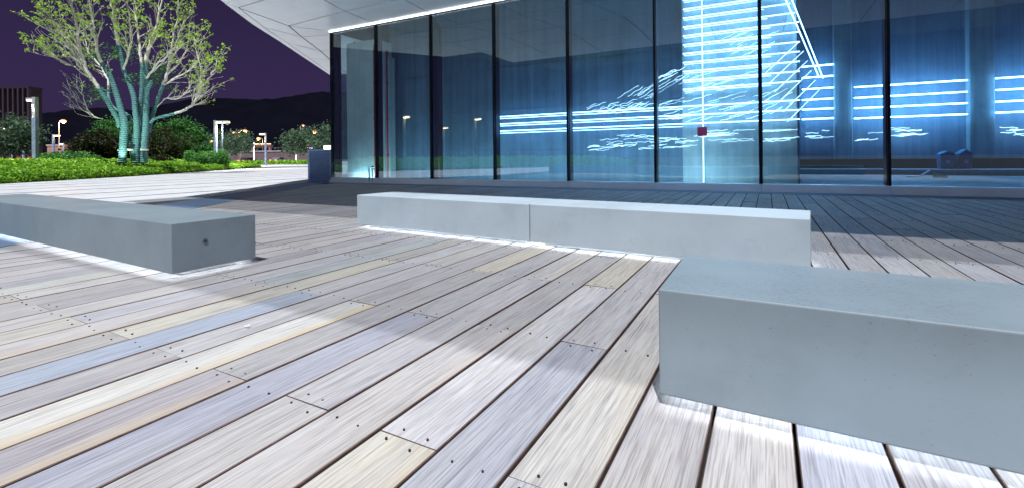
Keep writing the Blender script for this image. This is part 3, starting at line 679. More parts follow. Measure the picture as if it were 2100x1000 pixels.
# ---- standpipes at the sill
for px, ph, lab in ((757, .62, 'taller bent steel pipe rising from the granite strip by the glass'), (763.5, .53, 'shorter bent steel pipe beside the taller one by the glass')):
    r0 = ray(px, 374); u_ = fac(px, 374, -.14)[0]; b = uvw(u_, .14)
    o = empty('bent_pipe', (b.x, b.y, 0), FANG); tag(o, lab, 'pipe')
    MB().tube([(0, 0, .006), (0, 0, ph - .04), (.012, .0, ph - .012), (.04, 0, ph), (.19, 0, ph)], .021, 10).build('pipe', M['steel'], o, smooth=True)
    MB().tube([(0, 0, .005), (0, 0, .03)], .04, 12).build('flange', M['steel'], o)
    MB().tube([(.17, 0, ph), (.215, 0, ph)], .028, 10).build('coupling', M['frame'], o)

# ================================================================== BENCHES
BT, BB = .423, .042
def bench(start, ang, length, width, mat, lab, ports=()):
    """start: front corner of the top at its left end; the bench runs along ang, its width away from the camera"""
    o = empty('bench', (start[0], start[1], 0), ang); tag(o, lab, 'bench', 'stone benches with light underneath')
    # block with a lip below, hollow underneath for the light
    bm = bmesh.new()
    v = [bm.verts.new(p) for p in ((0, 0, BB), (length, 0, BB), (length, width, BB), (0, width, BB), (0, 0, BT), (length, 0, BT), (length, width, BT), (0, width, BT))]
    bot = bm.faces.new((v[3], v[2], v[1], v[0]))
    for f in ((4, 5, 6, 7), (0, 1, 5, 4), (1, 2, 6, 5), (2, 3, 7, 6), (3, 0, 4, 7)): bm.faces.new([v[i] for i in f])
    sharp = [e for e in bm.edges]
    bmesh.ops.bevel(bm, geom=sharp, offset=.007, segments=3, profile=.5, affect='EDGES')
    bot = min(bm.faces, key=lambda f: f.calc_center_median().z - (1e-3 if f.calc_area() > .1 else 0))
    bmesh.ops.inset_region(bm, faces=[bot], thickness=.016, depth=0)
    r = bmesh.ops.extrude_face_region(bm, geom=[bot]); bmesh.ops.delete(bm, geom=[bot], context='FACES')
    bmesh.ops.translate(bm, verts=[x for x in r['geom'] if isinstance(x, bmesh.types.BMVert)], vec=(0, 0, .06))
    me = bpy.data.meshes.new('seat_block'); bm.to_mesh(me); bm.free(); me.materials.append(mat)
    me.polygons.foreach_set('use_smooth', [False] * len(me.polygons)); link(bpy.data.objects.new('seat_block', me), o)
    i = .11
    MB().box((i, i, .003), (length - i, width - i, BB + .058)).build('plinth', M['bench_plinth'], o)
    z0, z1 = .084, .097
    x_ = .07
    for a, b in (((i - x_, i - .014, z0), (length - i + x_, i - .002, z1)), ((i - x_, width - i + .002, z0), (length - i + x_, width - i + .014, z1)), ((i - .014, i, z0), (i - .002, width - i, z1)), ((length - i + .002, i, z0), (length - i + .014, width - i, z1))):
        MB().box(a, b).build('light_strip', M['led_bench'], o)
    for (pos, nrm) in ports:
        p = Vector(pos); d = Vector(nrm)
        MB().tube([p - d * .004, p + d * .003], .021, 20).build('cable_port', M['port'], o)
        MB().tube([p + d * .003, p + d * .005], .007, 10).build('cable_port', M['frame'], o)
    return o
mA = Vector((-2.06, 6.20)); mang = math.atan2(3.4536 - 6.2035, 2.1898 + 2.0598); md = Vector((math.cos(mang), math.sin(mang)))
bench(mA, mang, 2.650, .64, M['bench_white'], 'white precast bench block whose free end points towards the louvred cabinet')
bench(mA + md * 2.664, mang, 2.40, .64, M['bench_white'], 'white precast bench block partly hidden behind the large speckled darkened bench')
nang = R(-28.3)
bench((.523, 1.690), nang, 4.2, .635, M['bench_dimmed'], 'large speckled bench, coloured darker for dimmer light, standing alone in front of the white benches')
lang = R(-30.2); ld = Vector((math.cos(lang), math.sin(lang))); le = Vector((-2.590, 3.550))
bench(le - ld * 2.86, lang, 2.86, .655, M['bench_dimmed'], 'bench block coloured darker for dimmer light, with a round cable port in its end', ports=(((2.86, .24, .255), (1, 0, 0)),))
bench(le - ld * (2.86 + 3.08 + .004), lang, 3.08, .655, M['bench_dimmed'], 'bench block coloured darker for dimmer light, butted to the one with the cable port, by the pavement')

# fallen blossom on the deck
gp = G(508, 671)
o = empty('fallen_blossom', (gp.x, gp.y, 0), .4); tag(o, 'tiny white fallen blossom lying on the grey deck boards', 'blossom')
for k in range(5):
    a = k * 2 * math.pi / 5
    MB().add([(0, 0, .004), (.010 * math.cos(a - .4), .010 * math.sin(a - .4), .009), (.019 * math.cos(a), .019 * math.sin(a), .014), (.010 * math.cos(a + .4), .010 * math.sin(a + .4), .009), (0, 0, .006)], [(0, 1, 2, 3), (4, 3, 2, 1)]).build('petal', M['petal'], o)

# ================================================================== PLANTING
def leaf_mesh(name, pts, size, mat, parent=None, rnd=None, up=.3, droop=0.0):
    """one bent diamond per point"""
    rnd = rnd or random; V = []; Fc = []
    for p in pts:
        d = Vector((rnd.gauss(0, 1), rnd.gauss(0, 1), rnd.gauss(0, 1) + up)); d.normalize()
        x = d.orthogonal().normalized(); x.rotate(Matrix.Rotation(rnd.uniform(0, 6.28), 3, d)); y = d.cross(x)
        s = size * rnd.uniform(.6, 1.3); b = len(V); p = Vector(p)
        V += [tuple(p - x * s * .5), tuple(p + y * s * .32 + d * s * .1), tuple(p + x * s * .5 - d * s * droop), tuple(p - y * s * .32 + d * s * .1)]
        Fc += [(b, b + 1, b + 2), (b, b + 2, b + 3)]
    me = bpy.data.meshes.new(name); me.from_pydata(V, [], Fc); me.materials.append(mat); me.update()
    return link(bpy.data.objects.new(name, me), parent)

# ---- the clipped ground cover on its mound
FRONT = [(-19.6, -14.0), (-20.9, 12.0), (-21.3, 16.0), (-21.7, 19.9), (-22.1, 23.5), (-22.9, 28.5), (-24.9, 36.8), (-27.6, 46.5), (-30.2, 54.5), (-31.6, 58.5)]
def front_x(y):
    for (x0, y0), (x1, y1) in zip(FRONT, FRONT[1:]):
        if y0 <= y <= y1: return x0 + (x1 - x0) * (y - y0) / (y1 - y0)
    return FRONT[-1][0]
def bed_h(x, y):
    t = max(0., min(1., (front_x(y) - x) / 5.0)); e = max(0., min(1., (58.7 - y) / 5.0))
    return (.38 + .62 * t ** .8) * (.35 + .65 * e ** .5)
def hedge():
    rnd = random.Random(11)
    soil = MB(); ys = [-14 + 1.55 * k for k in range(48)]; vs = []; cols = 6
    for y in ys:
        for c in range(cols):
            x = front_x(y) - .12 - c * 2.6; vs.append((x, y, (bed_h(x, y) - .30) if c else -.02))
    soil.add(vs, [(k * cols + c, k * cols + c + 1, (k + 1) * cols + c + 1, (k + 1) * cols + c) for k in range(len(ys) - 1) for c in range(cols - 1)])
    tag(soil.build('planting_bed', M['soil'], smooth=True), 'mounded soil bed under the ground cover', kind='structure')
    pts = []
    for _ in range(9000):
        y = 12 + 46.6 * rnd.random() ** 1.15; dx = 12.5 * rnd.random() ** 1.8; x = front_x(y) - dx
        if x < -1.13 * y - 2: continue
        pts.append((x, y))
    for _ in range(2600):
        y = rnd.uniform(-14, 12); pts.append((front_x(y) - 5 * rnd.random() ** 1.5, y))
    P = []
    for x, y in pts:
        h = bed_h(x, y) + .06 * math.sin(x * 3.1 + y * 2.3) + rnd.uniform(-.06, .07)
        dx = front_x(y) - x
        for _ in range(13):
            a = rnd.uniform(0, 6.28); r = .22 * rnd.random() ** .5
            P.append((x + r * math.cos(a) * 1.2, y + r * math.sin(a) * 1.2, h - .55 * r * r * 8 + rnd.uniform(-.06, .04)))
    for _ in range(16000):                                   # the front face, down to the paving
        y = 12 + 46.6 * rnd.random() ** 1.2; x = front_x(y)
        h = bed_h(x - .3, y); z = h * rnd.random() ** .8
        P.append((x + .18 * (1 - (z / max(h, .1)) ** 2) + rnd.uniform(-.15, .05), y, z + .02))
    for _ in range(3000):
        y = rnd.uniform(-14, 12); z = .4 * rnd.random(); P.append((front_x(y) + rnd.uniform(-.12, .15), y, z))
    o = leaf_mesh('ground_cover', P, .19, M['hedge'], None, rnd, up=.9); tag(o, 'bright green clipped ground cover along the pavement', 'ground cover', kind='stuff')
    P = []
    for _ in range(5200):
        x = rnd.uniform(-52, -30); y = 78 + (x + 41) * -.05 + 2.2 * rnd.random(); P.append((x, y, rnd.uniform(.0, .75)))
    o = leaf_mesh('far_ground_cover', P, .34, M['hedge'], None, rnd, up=.9); tag(o, 'low bright hedge strip beyond the pavement beside the far lamps', 'hedge', kind='stuff')
    k = MB().box((-56, 76.6, -.09), (-26, 77.3, .12)).build('kerb', M['kerb']); tag(k, 'pale kerb in front of the far hedge strip', kind='structure')
hedge()

# ---- the big multi-stemmed tree
def big_tree():
    rnd = random.Random(21); D0 = 30.5
    def P(cx_, cy_, d=0.0): return at(cx_ / 2.9417, cy_ / 2.9417, D0 + d)
    base = at(268, 330, D0); base.z = 0
    root = empty('wrapped_tree', (base.x, base.y, .55)); tag(root, 'large many stemmed tree with teal wrapped trunks and sparse spring leaves', 'tree')
    org = Vector((base.x, base.y, .55))
    px = D0 / F_PX / 2.9417
    # (points, depths, radii px) : wrapped lower stems / bare upper limbs
    wr = [([(738, 985), (742, 900), (748, 790), (750, 735), (735, 680), (712, 600), (690, 530), (655, 440), (615, 382)], -.5, -1.2, (23, 22, 22, 20, 17, 16, 15, 13, 11)),
          ([(716, 765), (708, 720), (675, 660), (640, 600), (592, 532)], -.6, -1.9, (12, 13, 14, 13, 11)),
          ([(818, 985), (822, 880), (826, 770), (815, 660), (808, 590), (780, 500), (748, 425), (730, 340), (716, 272)], .0, -.4, (26, 24, 18, 15, 15, 14, 12, 11, 10)),
          ([(852, 960), (850, 860), (845, 745), (848, 640), (855, 540), (856, 395)], .35, .7, (14, 14, 14, 13, 12, 11)),
          ([(868, 985), (872, 880), (880, 760), (882, 640), (884, 540), (877, 380)], -.1, .1, (20, 19, 18, 16, 15, 14)),
          ([(898, 800), (910, 730), (930, 665), (955, 590), (985, 515)], .25, .9, (10, 13, 13, 12, 10)),
          ([(905, 745), (930, 720), (965, 708), (1055, 686)], .1, .3, (9, 9, 9, 8)),
          ([(800, 735), (770, 695), (690, 655), (660, 610), (652, 560)], .5, 1.5, (10, 11, 10, 9, 8)),
          ([(690, 560), (640, 545), (612, 528)], -.5, -1.0, (9, 8, 7)),
          ([(884, 560), (900, 520), (915, 490), (885, 530)], -.2, -.3, (12, 12, 9, 4)),
          ([(800, 960), (790, 880), (775, 800), (770, 740)], .6, .9, (12, 12, 12, 11))]
    bare = [([(615, 382), (592, 330), (575, 240), (560, 140), (548, 40), (540, -60)], -1.2, -2.2, (11, 9, 8, 6, 5, 3)),
            ([(592, 532), (545, 465), (505, 380), (482, 280), (462, 150), (430, 20), (420, -50)], -1.9, -3.0, (11, 10, 9, 8, 6, 4, 2)),
            ([(716, 272), (700, 190), (682, 90), (665, -20), (660, -90)], -.4, -.8, (10, 8, 7, 5, 3)),
            ([(856, 395), (845, 290), (825, 160), (815, 20), (800, -80)], .7, 1.2, (10, 8, 6, 5, 3)),
            ([(877, 380), (900, 290), (935, 190), (962, 80), (985, -40)], .1, .6, (12, 10, 8, 6, 3)),
            ([(985, 515), (1012, 440), (1022, 340), (1045, 220), (1065, 100), (1075, 0)], .9, 1.6, (10, 9, 7, 6, 4, 2)),
            ([(1055, 686), (1120, 665), (1165, 628), (1195, 560), (1235, 500), (1285, 440), (1310, 360)], .3, 1.5, (8, 8, 7, 6, 5, 4, 2)),
            ([(560, 490), (500, 440), (440, 400), (370, 375), (310, 335), (293, 300), (318, 255)], -1.9, -2.4, (6, 5, 4, 4, 3, 2, 1.5)),
            ([(545, 465), (470, 390), (430, 310), (380, 250), (320, 200), (305, 180)], -2, -2.9, (7, 6, 5, 4, 3, 2)),
            ([(505, 380), (430, 280), (370, 200), (330, 140), (300, 80)], -2.3, -3.2, (6, 5, 4, 3, 2)),
            ([(652, 560), (650, 480), (600, 400), (540, 320), (500, 200)], 1.5, 2.5, (7, 6, 5, 4, 2)),
            ([(985, 515), (1060, 470), (1140, 425), (1200, 360), (1215, 250)], .9, 1.9, (6, 5, 4, 3, 2)),
            ([(1165, 628), (1200, 560), (1215, 450), (1190, 330), (1170, 200)], .6, 1.0, (5, 5, 4, 3, 2)),
            ([(620, 720), (570, 705), (520, 640), (495, 560), (500, 520)], -.9, -1.4, (3, 3, 2.5, 2, 1.5)),
            ([(1012, 440), (1080, 380), (1130, 280), (1150, 150)], 1.2, 2.0, (5, 4, 3, 2)),
            ([(930, 665), (990, 600), (1060, 600), (1120, 560), (1150, 510)], .6, 1.4, (3.5, 3, 2.5, 2, 1)),
            ([(880, 470), (930, 420), (1000, 340), (1060, 260), (1110, 130)], -.2, -1.4, (6, 5, 4, 3, 2)),
            ([(745, 420), (770, 330), (790, 220), (780, 100), (760, -30)], -.6, -1.7, (6, 5, 4, 3, 2))]
    def smooth(pts, n=3):
        res = []
        for i in range(len(pts) - 1):
            p0 = pts[max(i - 1, 0)]; p1 = pts[i]; p2 = pts[i + 1]; p3 = pts[min(i + 2, len(pts) - 1)]
            for k in range(n):
                t = k / n; res.append(.5 * ((2 * p1) + (-p0 + p2) * t + (2 * p0 - 5 * p1 + 4 * p2 - p3) * t * t + (-p0 + 3 * p1 - 3 * p2 + p3) * t ** 3))
        res.append(pts[-1]); return res
    def lerpr(rs, n):
        res = []
        for i in range(len(rs) - 1): res += [rs[i] + (rs[i + 1] - rs[i]) * k / n for k in range(n)]
        return res + [rs[-1]]
    def stem3(pts, d0, d1):
        n = len(pts); return [P(a, b, d0 + (d1 - d0) * i / (n - 1)) - org for i, (a, b) in enumerate(pts)]
    for pts, d0, d1, rs in wr:
        q = smooth(stem3(pts, d0, d1), 8); r = [x * px * (1 + .05 * math.sin(i * 2.1) + rnd.uniform(-.04, .04)) for i, x in enumerate(lerpr(rs, 8))]; r = [x * .92 for x in r]
        MB().tube(q, r, 10).build('wrapped_stem', M['wrap'], root, smooth=True)
    limbs = MB(); tips = []; twig = MB(); pools = []
    for pts, d0, d1, rs in bare:
        q = smooth(stem3(pts, d0, d1), 4); r = [max(x, 1.2) * px * .92 for x in lerpr(rs, 4)]
        for i in range(1, len(q) - 1): q[i] = q[i] + Vector((rnd.gauss(0, .03), rnd.gauss(0, .03), rnd.gauss(0, .03)))
        limbs.tube(q, r, 7); pools.append((q, r)); tips.append(q[-1])
    ctr = P(800, 480) - org
    xl, xr = (P(285, 100) - org).x, (P(1330, 400) - org).x
    def grow(p, d, ln, r, lev):
        if not xl < p.x < xr: return
        pts = [p]; n = max(3, int(ln / .22)); rr = [r]
        for k in range(n):
            d = (d + Vector((rnd.gauss(0, .13), rnd.gauss(0, .13), rnd.gauss(.05, .10)))).normalized()
            if not xl - .1 < (pts[-1] + d * ln / n).x < xr + .1: d.x *= -.4
            pts.append(pts[-1] + d * ln / n); rr.append(max(.006, r * (1 - .8 * (k + 1) / n)))
            if lev > 0 and k >= 1 and rnd.random() < .50:
                s = (d + Vector((rnd.gauss(0, .6), rnd.gauss(0, .6), rnd.gauss(.15, .35)))).normalized()
                grow(pts[-1], s, ln * rnd.uniform(.35, .6), rr[-1] * .7, lev - 1)
        (limbs if lev > 1 else twig).tube(pts, rr, 5 if lev > 1 else 4, cap=False)
        tips.append(pts[-1])
        if rnd.random() < .5: tips.append(pts[-2])
    for q, r in pools:
        n = len(q)
        for i in range(2, n):
            t = i / n
            for _ in range(2 if t < .5 else 2):
                if rnd.random() < (.35 if t < .3 else .66):
                    ax = (q[min(i + 1, n - 1)] - q[i - 1]).normalized()
                    o_ = (q[i] - ctr); o_.z *= .4
                    o_ = o_.normalized() if o_.length > .1 else Vector((0, 0, 1))
                    d = (ax * .7 + o_ * .45 + Vector((rnd.gauss(0, .45), rnd.gauss(0, .6), rnd.gauss(.35, .25)))).normalized()
                    grow(q[i], d, rnd.uniform(.7, 1.7) * (1.15 - .45 * t), max(.012, r[i] * .5), 2 if t < .75 else 1)
    limbs.build('limbs', M['bark'], root, smooth=True); twig.build('twigs', M['bark'], root)
    LP = []; deep = []
    for tp in tips:
        w_ = tp + org; hgt = (tp.z) / 10.0; out_ = abs(tp.x - ctr.x) / 5.0
        pr = .03 + .75 * max(0, hgt - .50) + .42 * max(0, out_ - .50)
        if rnd.random() < pr:
            for _ in range(rnd.randint(3, 6)): LP.append(tp + Vector((rnd.gauss(0, .11), rnd.gauss(0, .13), rnd.gauss(.02, .06))))
    leaf_mesh('leaf_sprays', LP, .18, M['leaf'], root, rnd, up=1.1, droop=.2)
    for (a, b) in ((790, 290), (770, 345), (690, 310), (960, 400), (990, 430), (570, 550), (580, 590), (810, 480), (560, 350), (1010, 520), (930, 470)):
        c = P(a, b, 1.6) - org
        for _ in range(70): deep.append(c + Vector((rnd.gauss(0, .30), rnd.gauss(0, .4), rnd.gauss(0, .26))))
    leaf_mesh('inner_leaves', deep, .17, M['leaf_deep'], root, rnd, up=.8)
    # cut pale rings where the wrap ends near the ground
    for a, b, rr in ((740, 908, 24), (788, 905, 18), (872, 905, 21)):
        c = P(a, b, -.35) - org; MB().tube([c - Vector((0, 0, .05)), c + Vector((0, 0, .05))], rr * px * 1.03, 12).build('bare_bark_ring', M['bark'], root)
big_tree()

def small_tree(name, px, pyb, D, h, cw, leafmat_, n, lab, cat='tree', group=None, size=.3, trunk=.12, z0=0.0, bark='bark_dark', ch=.62, open_=.0, seed=1, flat=1.0):
    rnd = random.Random(seed); b = at(px, pyb, D); o = empty(name, (b.x, b.y, z0)); tag(o, lab, cat, group)
    th = h * (1 - ch); m = MB(); tips = []
    m.tube([(0, 0, 0), (rnd.uniform(-.1, .1), 0, th * .6), (rnd.uniform(-.15, .15), 0, th)], [trunk, trunk * .8, trunk * .65], 8)
    for k in range(9):
        a = k * 2.4 + rnd.uniform(-.4, .4); el_ = rnd.uniform(.35, 1.2); L_ = h * ch * rnd.uniform(.45, .85)
        p = Vector((0, 0, th * rnd.uniform(.75, 1.0))); pts = [p]; rs = [trunk * .5]
        for j in range(4):
            p = p + Vector((math.cos(a) * math.cos(el_) * cw / h, math.sin(a) * math.cos(el_) * cw / h, math.sin(el_))) * L_ / 4 + Vector((rnd.gauss(0, .05), rnd.gauss(0, .05), rnd.gauss(0, .05)))
            pts.append(p); rs.append(trunk * .5 * (1 - .2 * (j + 1)))
            if j > 0:
                q = p + Vector((rnd.gauss(0, 1), rnd.gauss(0, 1), rnd.uniform(.2, 1))) * h * .09; m.tube([p, q], [trunk * .16, .012], 4, cap=False); tips.append(q)
        m.tube(pts, rs, 5, cap=False); tips.append(p)
    m.build('trunk', M[bark], o, smooth=True)
    L = []; cz = th + h * ch * .52
    clumps = [(Vector((rnd.uniform(-1, 1), rnd.uniform(-1, 1), rnd.uniform(-1, 1)))) for _ in range(60)]
    clumps = [c for c in clumps if c.length < 1][:26] + [None] * len(tips)
    ti = 0
    for c in clumps:
        if c is None: cc = tips[ti]; ti += 1; s = .09 * h
        else: cc = Vector((c.x * cw * .5, c.y * cw * .5, cz + c.z * h * ch * .5 * flat)); s = .10 * h
        if rnd.random() < open_: continue
        for _ in range(n // 40): L.append(cc + Vector((rnd.gauss(0, s), rnd.gauss(0, s), rnd.gauss(0, s * .7))))
    leaf_mesh('crown', L, size, M[leafmat_], o, rnd, up=.5)
    return o
def bush(name, px0, px1, ptop, D, z0, leafm, n, lab, cat='shrub', group=None, size=.16, seed=1, flowers=0):
    rnd = random.Random(seed); a, b = at(px0, 330, D), at(px1, 330, D); c = (a + b) / 2; wd = (b - a).length; top = at((px0 + px1) / 2, ptop, D).z
    o = empty(name, (c.x, c.y, z0)); tag(o, lab, cat, group); h = top - z0; L = []
    lobes = [(rnd.uniform(-.42, .42) * wd, rnd.uniform(-.3, .3) * wd, rnd.uniform(.45, .95)) for _ in range(16)]
    for x, y, k in lobes:
        for _ in range(n // 16):
            d = Vector((rnd.gauss(0, 1), rnd.gauss(0, 1), rnd.gauss(0, 1))).normalized() * rnd.random() ** .35
            p = Vector((x + d.x * wd * .16, y + d.y * wd * .16, max(.03, h * k * .62 + d.z * h * .38))); L.append(p)
    leaf_mesh('foliage', L, size, M[leafm], o, rnd, up=.7)
    m = MB()
    for k in range(7): m.tube([(rnd.uniform(-.2, .2) * wd, rnd.uniform(-.1, .1), 0), (rnd.uniform(-.35, .35) * wd, rnd.uniform(-.2, .2), h * .7)], [.03, .012], 5)
    m.build('stem', M['bark_dark'], o)
    if flowers:
        leaf_mesh('flowers', [p + Vector((0, 0, .05)) for p in rnd.sample(L, flowers) if p.z > h * .45], size * .8, M['flower'], o, rnd, up=1.5)
    return o
small_tree('broadleaf_tree', 18, 330, 44, 5.0, 4.4, 'leaf_far', 5200, 'pale grey green tree with bare lower limbs beside the finned building', seed=4, size=.24, bark='bark', group='trees behind the hedge')
small_tree('dusky_tree', 212, 330, 46, 3.9, 5.2, 'leaf_dark', 9000, 'dim brownish bushy tree behind the wrapped tree, by its leaning stem', seed=5, size=.26, ch=.85, group='trees behind the hedge')
small_tree('dusky_tree', 242, 330, 52, 5.6, 4.4, 'leaf_deep', 5200, 'green pointed tree directly behind the wrapped trunks', seed=6, size=.28, ch=.8, group='trees behind the hedge')
small_tree('round_tree', 364, 330, 56, 5.5, 5.4, 'leaf_deep', 9000, 'rounded green tree with full crown behind the bare grey shrub', seed=7, size=.30, ch=.82, group='trees behind the hedge')
small_tree('bare_tree', 336, 330, 47, 4.0, 4.6, 'leaf_dark', 4200, 'thin brown tree with pale forked trunk in front of the rounded green tree', seed=8, size=.2, ch=.7, bark='bark', open_=.25, group='trees behind the hedge')
small_tree('round_tree', 425, 330, 66, 3.9, 4.2, 'leaf_far', 3600, 'low pale tree between the white lamp and the camera pole', seed=9, size=.28, ch=.75, group='trees behind the hedge')
for k, (px, D, h, cw, lab) in enumerate(((470, 88, 6.6, 4.2, 'sparse feathery tree just past the camera pole, among orange lamps'), (493, 95, 7.0, 4.6, 'sparse feathery tree in front of the tallest cluster of orange lamps'), (612, 84, 6.9, 4.6, 'sparse grey green tree spreading beside the pink light column'), (633, 90, 6.8, 3.6, 'narrow grey green tree close to the orange lamp over the cabinet'), (663, 82, 6.9, 4.4, 'grey green tree standing closest to the glass corner'))):
    small_tree('feathery_tree', px, 330, D, h, cw, 'leaf_far', 1700, lab, seed=30 + k, size=.42, ch=.72, open_=.25, trunk=.10, bark='bark', group='trees along the far road')
bush('flowering_shrub', 84, 168, 306, 36, .5, 'shrub', 5200, 'dark green rounded shrub dotted with pale flowers beside the tall lamp', seed=2, size=.17, flowers=420, group='shrubs behind the ground cover')
bush('green_shrub', 166, 212, 316, 37, .5, 'shrub', 2400, 'small low green shrub between the flowering shrub and the wrapped tree', seed=3, size=.17, group='shrubs behind the ground cover')
bush('green_shrub', 384, 458, 305, 43, .4, 'shrub', 4800, 'broad green shrub at the foot of the camera pole', seed=5, size=.18, flowers=60, group='shrubs behind the ground cover')
bush('green_shrub', 296, 352, 318, 40, .5, 'leaf_dark', 2200, 'low dark shrub to the building side of the wrapped trunks', seed=6, size=.18, group='shrubs behind the ground cover')
# garden spotlights that light the tree
for k, (px, dy, tgt, lab) in enumerate(((243, -1.2, (0, 0, 5.5), 'small ground spotlight in the hedge aimed at the wrapped trunks'), (222, -3.0, (0, 0, 9.5), 'small ground spotlight in the hedge aimed at the tree crown'))):
    b = at(px, 330, 30.5 + dy); z = bed_h(b.x, b.y) - .05
    o = empty('garden_spotlight', (b.x, b.y, z)); tag(o, lab, 'spotlight', 'garden spotlights')
    MB().tube([(0, 0, -.3), (0, 0, .06)], .02, 8).build('stake', M['frame'], o)
    d = (Vector((at(285, 330, 30.5).x, 30.5, tgt[2])) - Vector((b.x, b.y, z))).normalized()
    MB().tube([Vector((0, 0, .06)) - d * .02, Vector((0, 0, .06)) + d * .12], [.05, .06], 12).build('housing', M['frame'], o)
    l = bpy.data.lights.new('tree_light', 'SPOT'); l.energy = (170, 420)[k]; l.color = (.72, 1, .78); l.spot_size = R(95); l.spot_blend = .8; l.shadow_soft_size = .06
    lo = link(bpy.data.objects.new('tree_light', l), o); lo.location = Vector((0, 0, .06)) + d * .16; lo.rotation_euler = d.to_track_quat('-Z', 'Y').to_euler()

# ================================================================== LAMPS
def plaza_lamp(px, D, side, lab, hgt=5.0, light=0, two=False, wd=.24, zb=0.0, reach=.8):
    b = at(px, 330, D); o = empty('plaza_lamp', (b.x, b.y, zb)); tag(o, lab, 'street lamp', 'white plaza lamps'); h = hgt - zb; r = wd / 2
    MB().box((-r, -r, 0), (r, r, h * .74)).build('lower_post', M['lamp_pole'], o, bevel=.01, seg=1)
    MB().box((-r * .93, -r * .93, h * .742), (r * .93, r * .93, h)).build('upper_post', M['lamp_pole_top'], o, bevel=.01, seg=1)
    MB().box((-r * 1.5, -r * 1.5, 0), (r * 1.5, r * 1.5, .05)).build('base_plate', M['steel'], o)
    L_ = reach if not two else 1.25
    xa, xb = (r * .95, r + L_) if side > 0 else (-r - L_, -r * .95)
    hd = MB().box((xa, -.14, h - .16), (xb, .14, h - .05)).build('lamp_head', M['lamp_pole_top'], o, bevel=.01, seg=1)
    MB().box((xa + .06, -.15, h - .25), (xb - .03, .15, h - .165)).build('light_panel', M['lamp_on'], hd)
    if light:
        l = bpy.data.lights.new('lamp_light', 'SPOT'); l.energy = light; l.color = (1, .93, .82); l.spot_size = R(150); l.spot_blend = .5; l.shadow_soft_size = .2
        lo = link(bpy.data.objects.new('lamp_light', l), o); lo.location = ((xa + xb) / 2, 0, h - .32)
    return o
plaza_lamp(73, 30, -1, 'tall pale lamp post rising from the green bed beside the flowering shrub', 5.05, 2200, zb=.2, wd=.25, reach=.34)
plaza_lamp(48, 84, 1, 'slim lamp post standing between the grey green tree and the tall lamp', 5.0)
plaza_lamp(-8, 54, 1, 'lamp head reaching past the grey green tree by the finned building', 5.0)
plaza_lamp(110, 70, 1, 'lamp post in front of the small pink hut', 5.0)
plaza_lamp(131, 103, -1, 'small distant lamp post just behind the pink hut', 5.0)
plaza_lamp(442.5, 46.5, 1, 'bluish lamp post with bright head beside the camera pole', 4.85, 2500, two=True)
plaza_lamp(545, 72, -1, 'lamp post standing alone before the long low wall', 5.0, 1600)
plaza_lamp(404, 82, -1, 'lamp post half hidden behind the rounded green tree', 4.9)
def side_lamp(x, y, lab):
    o = plaza_lamp(0, 30, 1, lab, 4.6, zb=.3); o.location = (x, y, .3)
side_lamp(-26.5, 7.5, 'lamp post whose bright head shows mirrored in the second glass pane'); side_lamp(-25.5, 1.0, 'lamp post mirrored in the glass next to the third mullion'); side_lamp(-38, -2.0, 'small lamp post mirrored low in the third glass pane')
def cam_pole():
    b = at(456.5, 330, 46.2); o = empty('camera_pole', (b.x, b.y, 0)); tag(o, 'thin pole carrying a dome camera beside the bluish lamp', 'camera pole')
    MB().tube([(0, 0, 0), (0, 0, 4.7)], [.07, .055], 10).build('pole', M['lamp_pole'], o, smooth=True)
    MB().tube([(0, 0, 4.66), (.5, 0, 4.66)], .03, 8).build('arm', M['lamp_pole_top'], o)
    dm = MB().tube([(.5, 0, 4.70), (.5, 0, 4.52), (.5, 0, 4.44), (.5, 0, 4.38)], [.13, .14, .11, .03], 14).build('dome_camera', M['white_paint'], o, smooth=True)
    MB().box((-.16, -.1, 2.3), (-.05, .1, 2.75)).build('control_box', M['steel'], o)
    MB().tube([(0, 0, 0), (0, 0, .04)], .16, 12).build('base_plate', M['steel'], o)
cam_pole()
def sodium(px, py, D, lab, arm=1, ln=1.3, hd=.24):
    p = at(px, py, D); o = empty('sodium_lamp', (p.x - arm * ln, p.y, 0)); tag(o, lab, 'street lamp', 'orange road lamps'); h = p.z
    m = MB().tube([(0, 0, 0), (0, 0, h * .5), (0, 0, h - .55), (arm * .15 * ln, 0, h - .1), (arm * ln * .6, 0, h + .16), (arm * ln * .9, 0, h + .2)], [.13, .10, .075, .06, .05, .05], 8); m.build('post', M['lamp_pole_top'], o, smooth=True)
    c = MB().tube([(arm * (ln - .45), 0, h + .2), (arm * (ln + .3), 0, h + .16)], [.13, .16], 8).build('lamp_housing', M['steel'], o)
    s = D / 130 * hd / .24 * 1.5
    MB().tube([(arm * ln, 0, h + .06 + .02 * s), (arm * ln, 0, h - .1 * s), (arm * ln, 0, h - .3 * s)], [.2 * s, .3 * s, .08 * s], 10).build('bulb', M['lamp_orange'], c, smooth=True)
    if hd >= .28:
        l = bpy.data.lights.new('road_light', 'POINT'); l.energy = 2600; l.color = (1, .42, .08); l.shadow_soft_size = .3
        lo = link(bpy.data.objects.new('road_light', l), o); lo.location = (arm * ln, 0, h - .35 * s - .4)
sodium(130, 248, 104, 'brightest orange lamp on a curved arm above the pink hut', 1, 1.0, .36)
sodium(34, 286, 130, 'orange lamp glowing behind the grey green tree')
sodium(1, 291, 120, 'faint orange lamp behind the trunk of the grey green tree', 1, 1.2, .16)
sodium(503, 268, 146, 'orange lamp high above the sparse feathery trees', 1, 2.0, .3)
sodium(480, 272, 150, 'upper orange lamp of the close stacked pair', -1, 1, .2); sodium(481, 279, 138, 'lower orange lamp of the close stacked pair', -1, 1, .2)
sodium(488, 281, 190, 'small orange lamp behind the close stacked pair', 1, 1, .15)
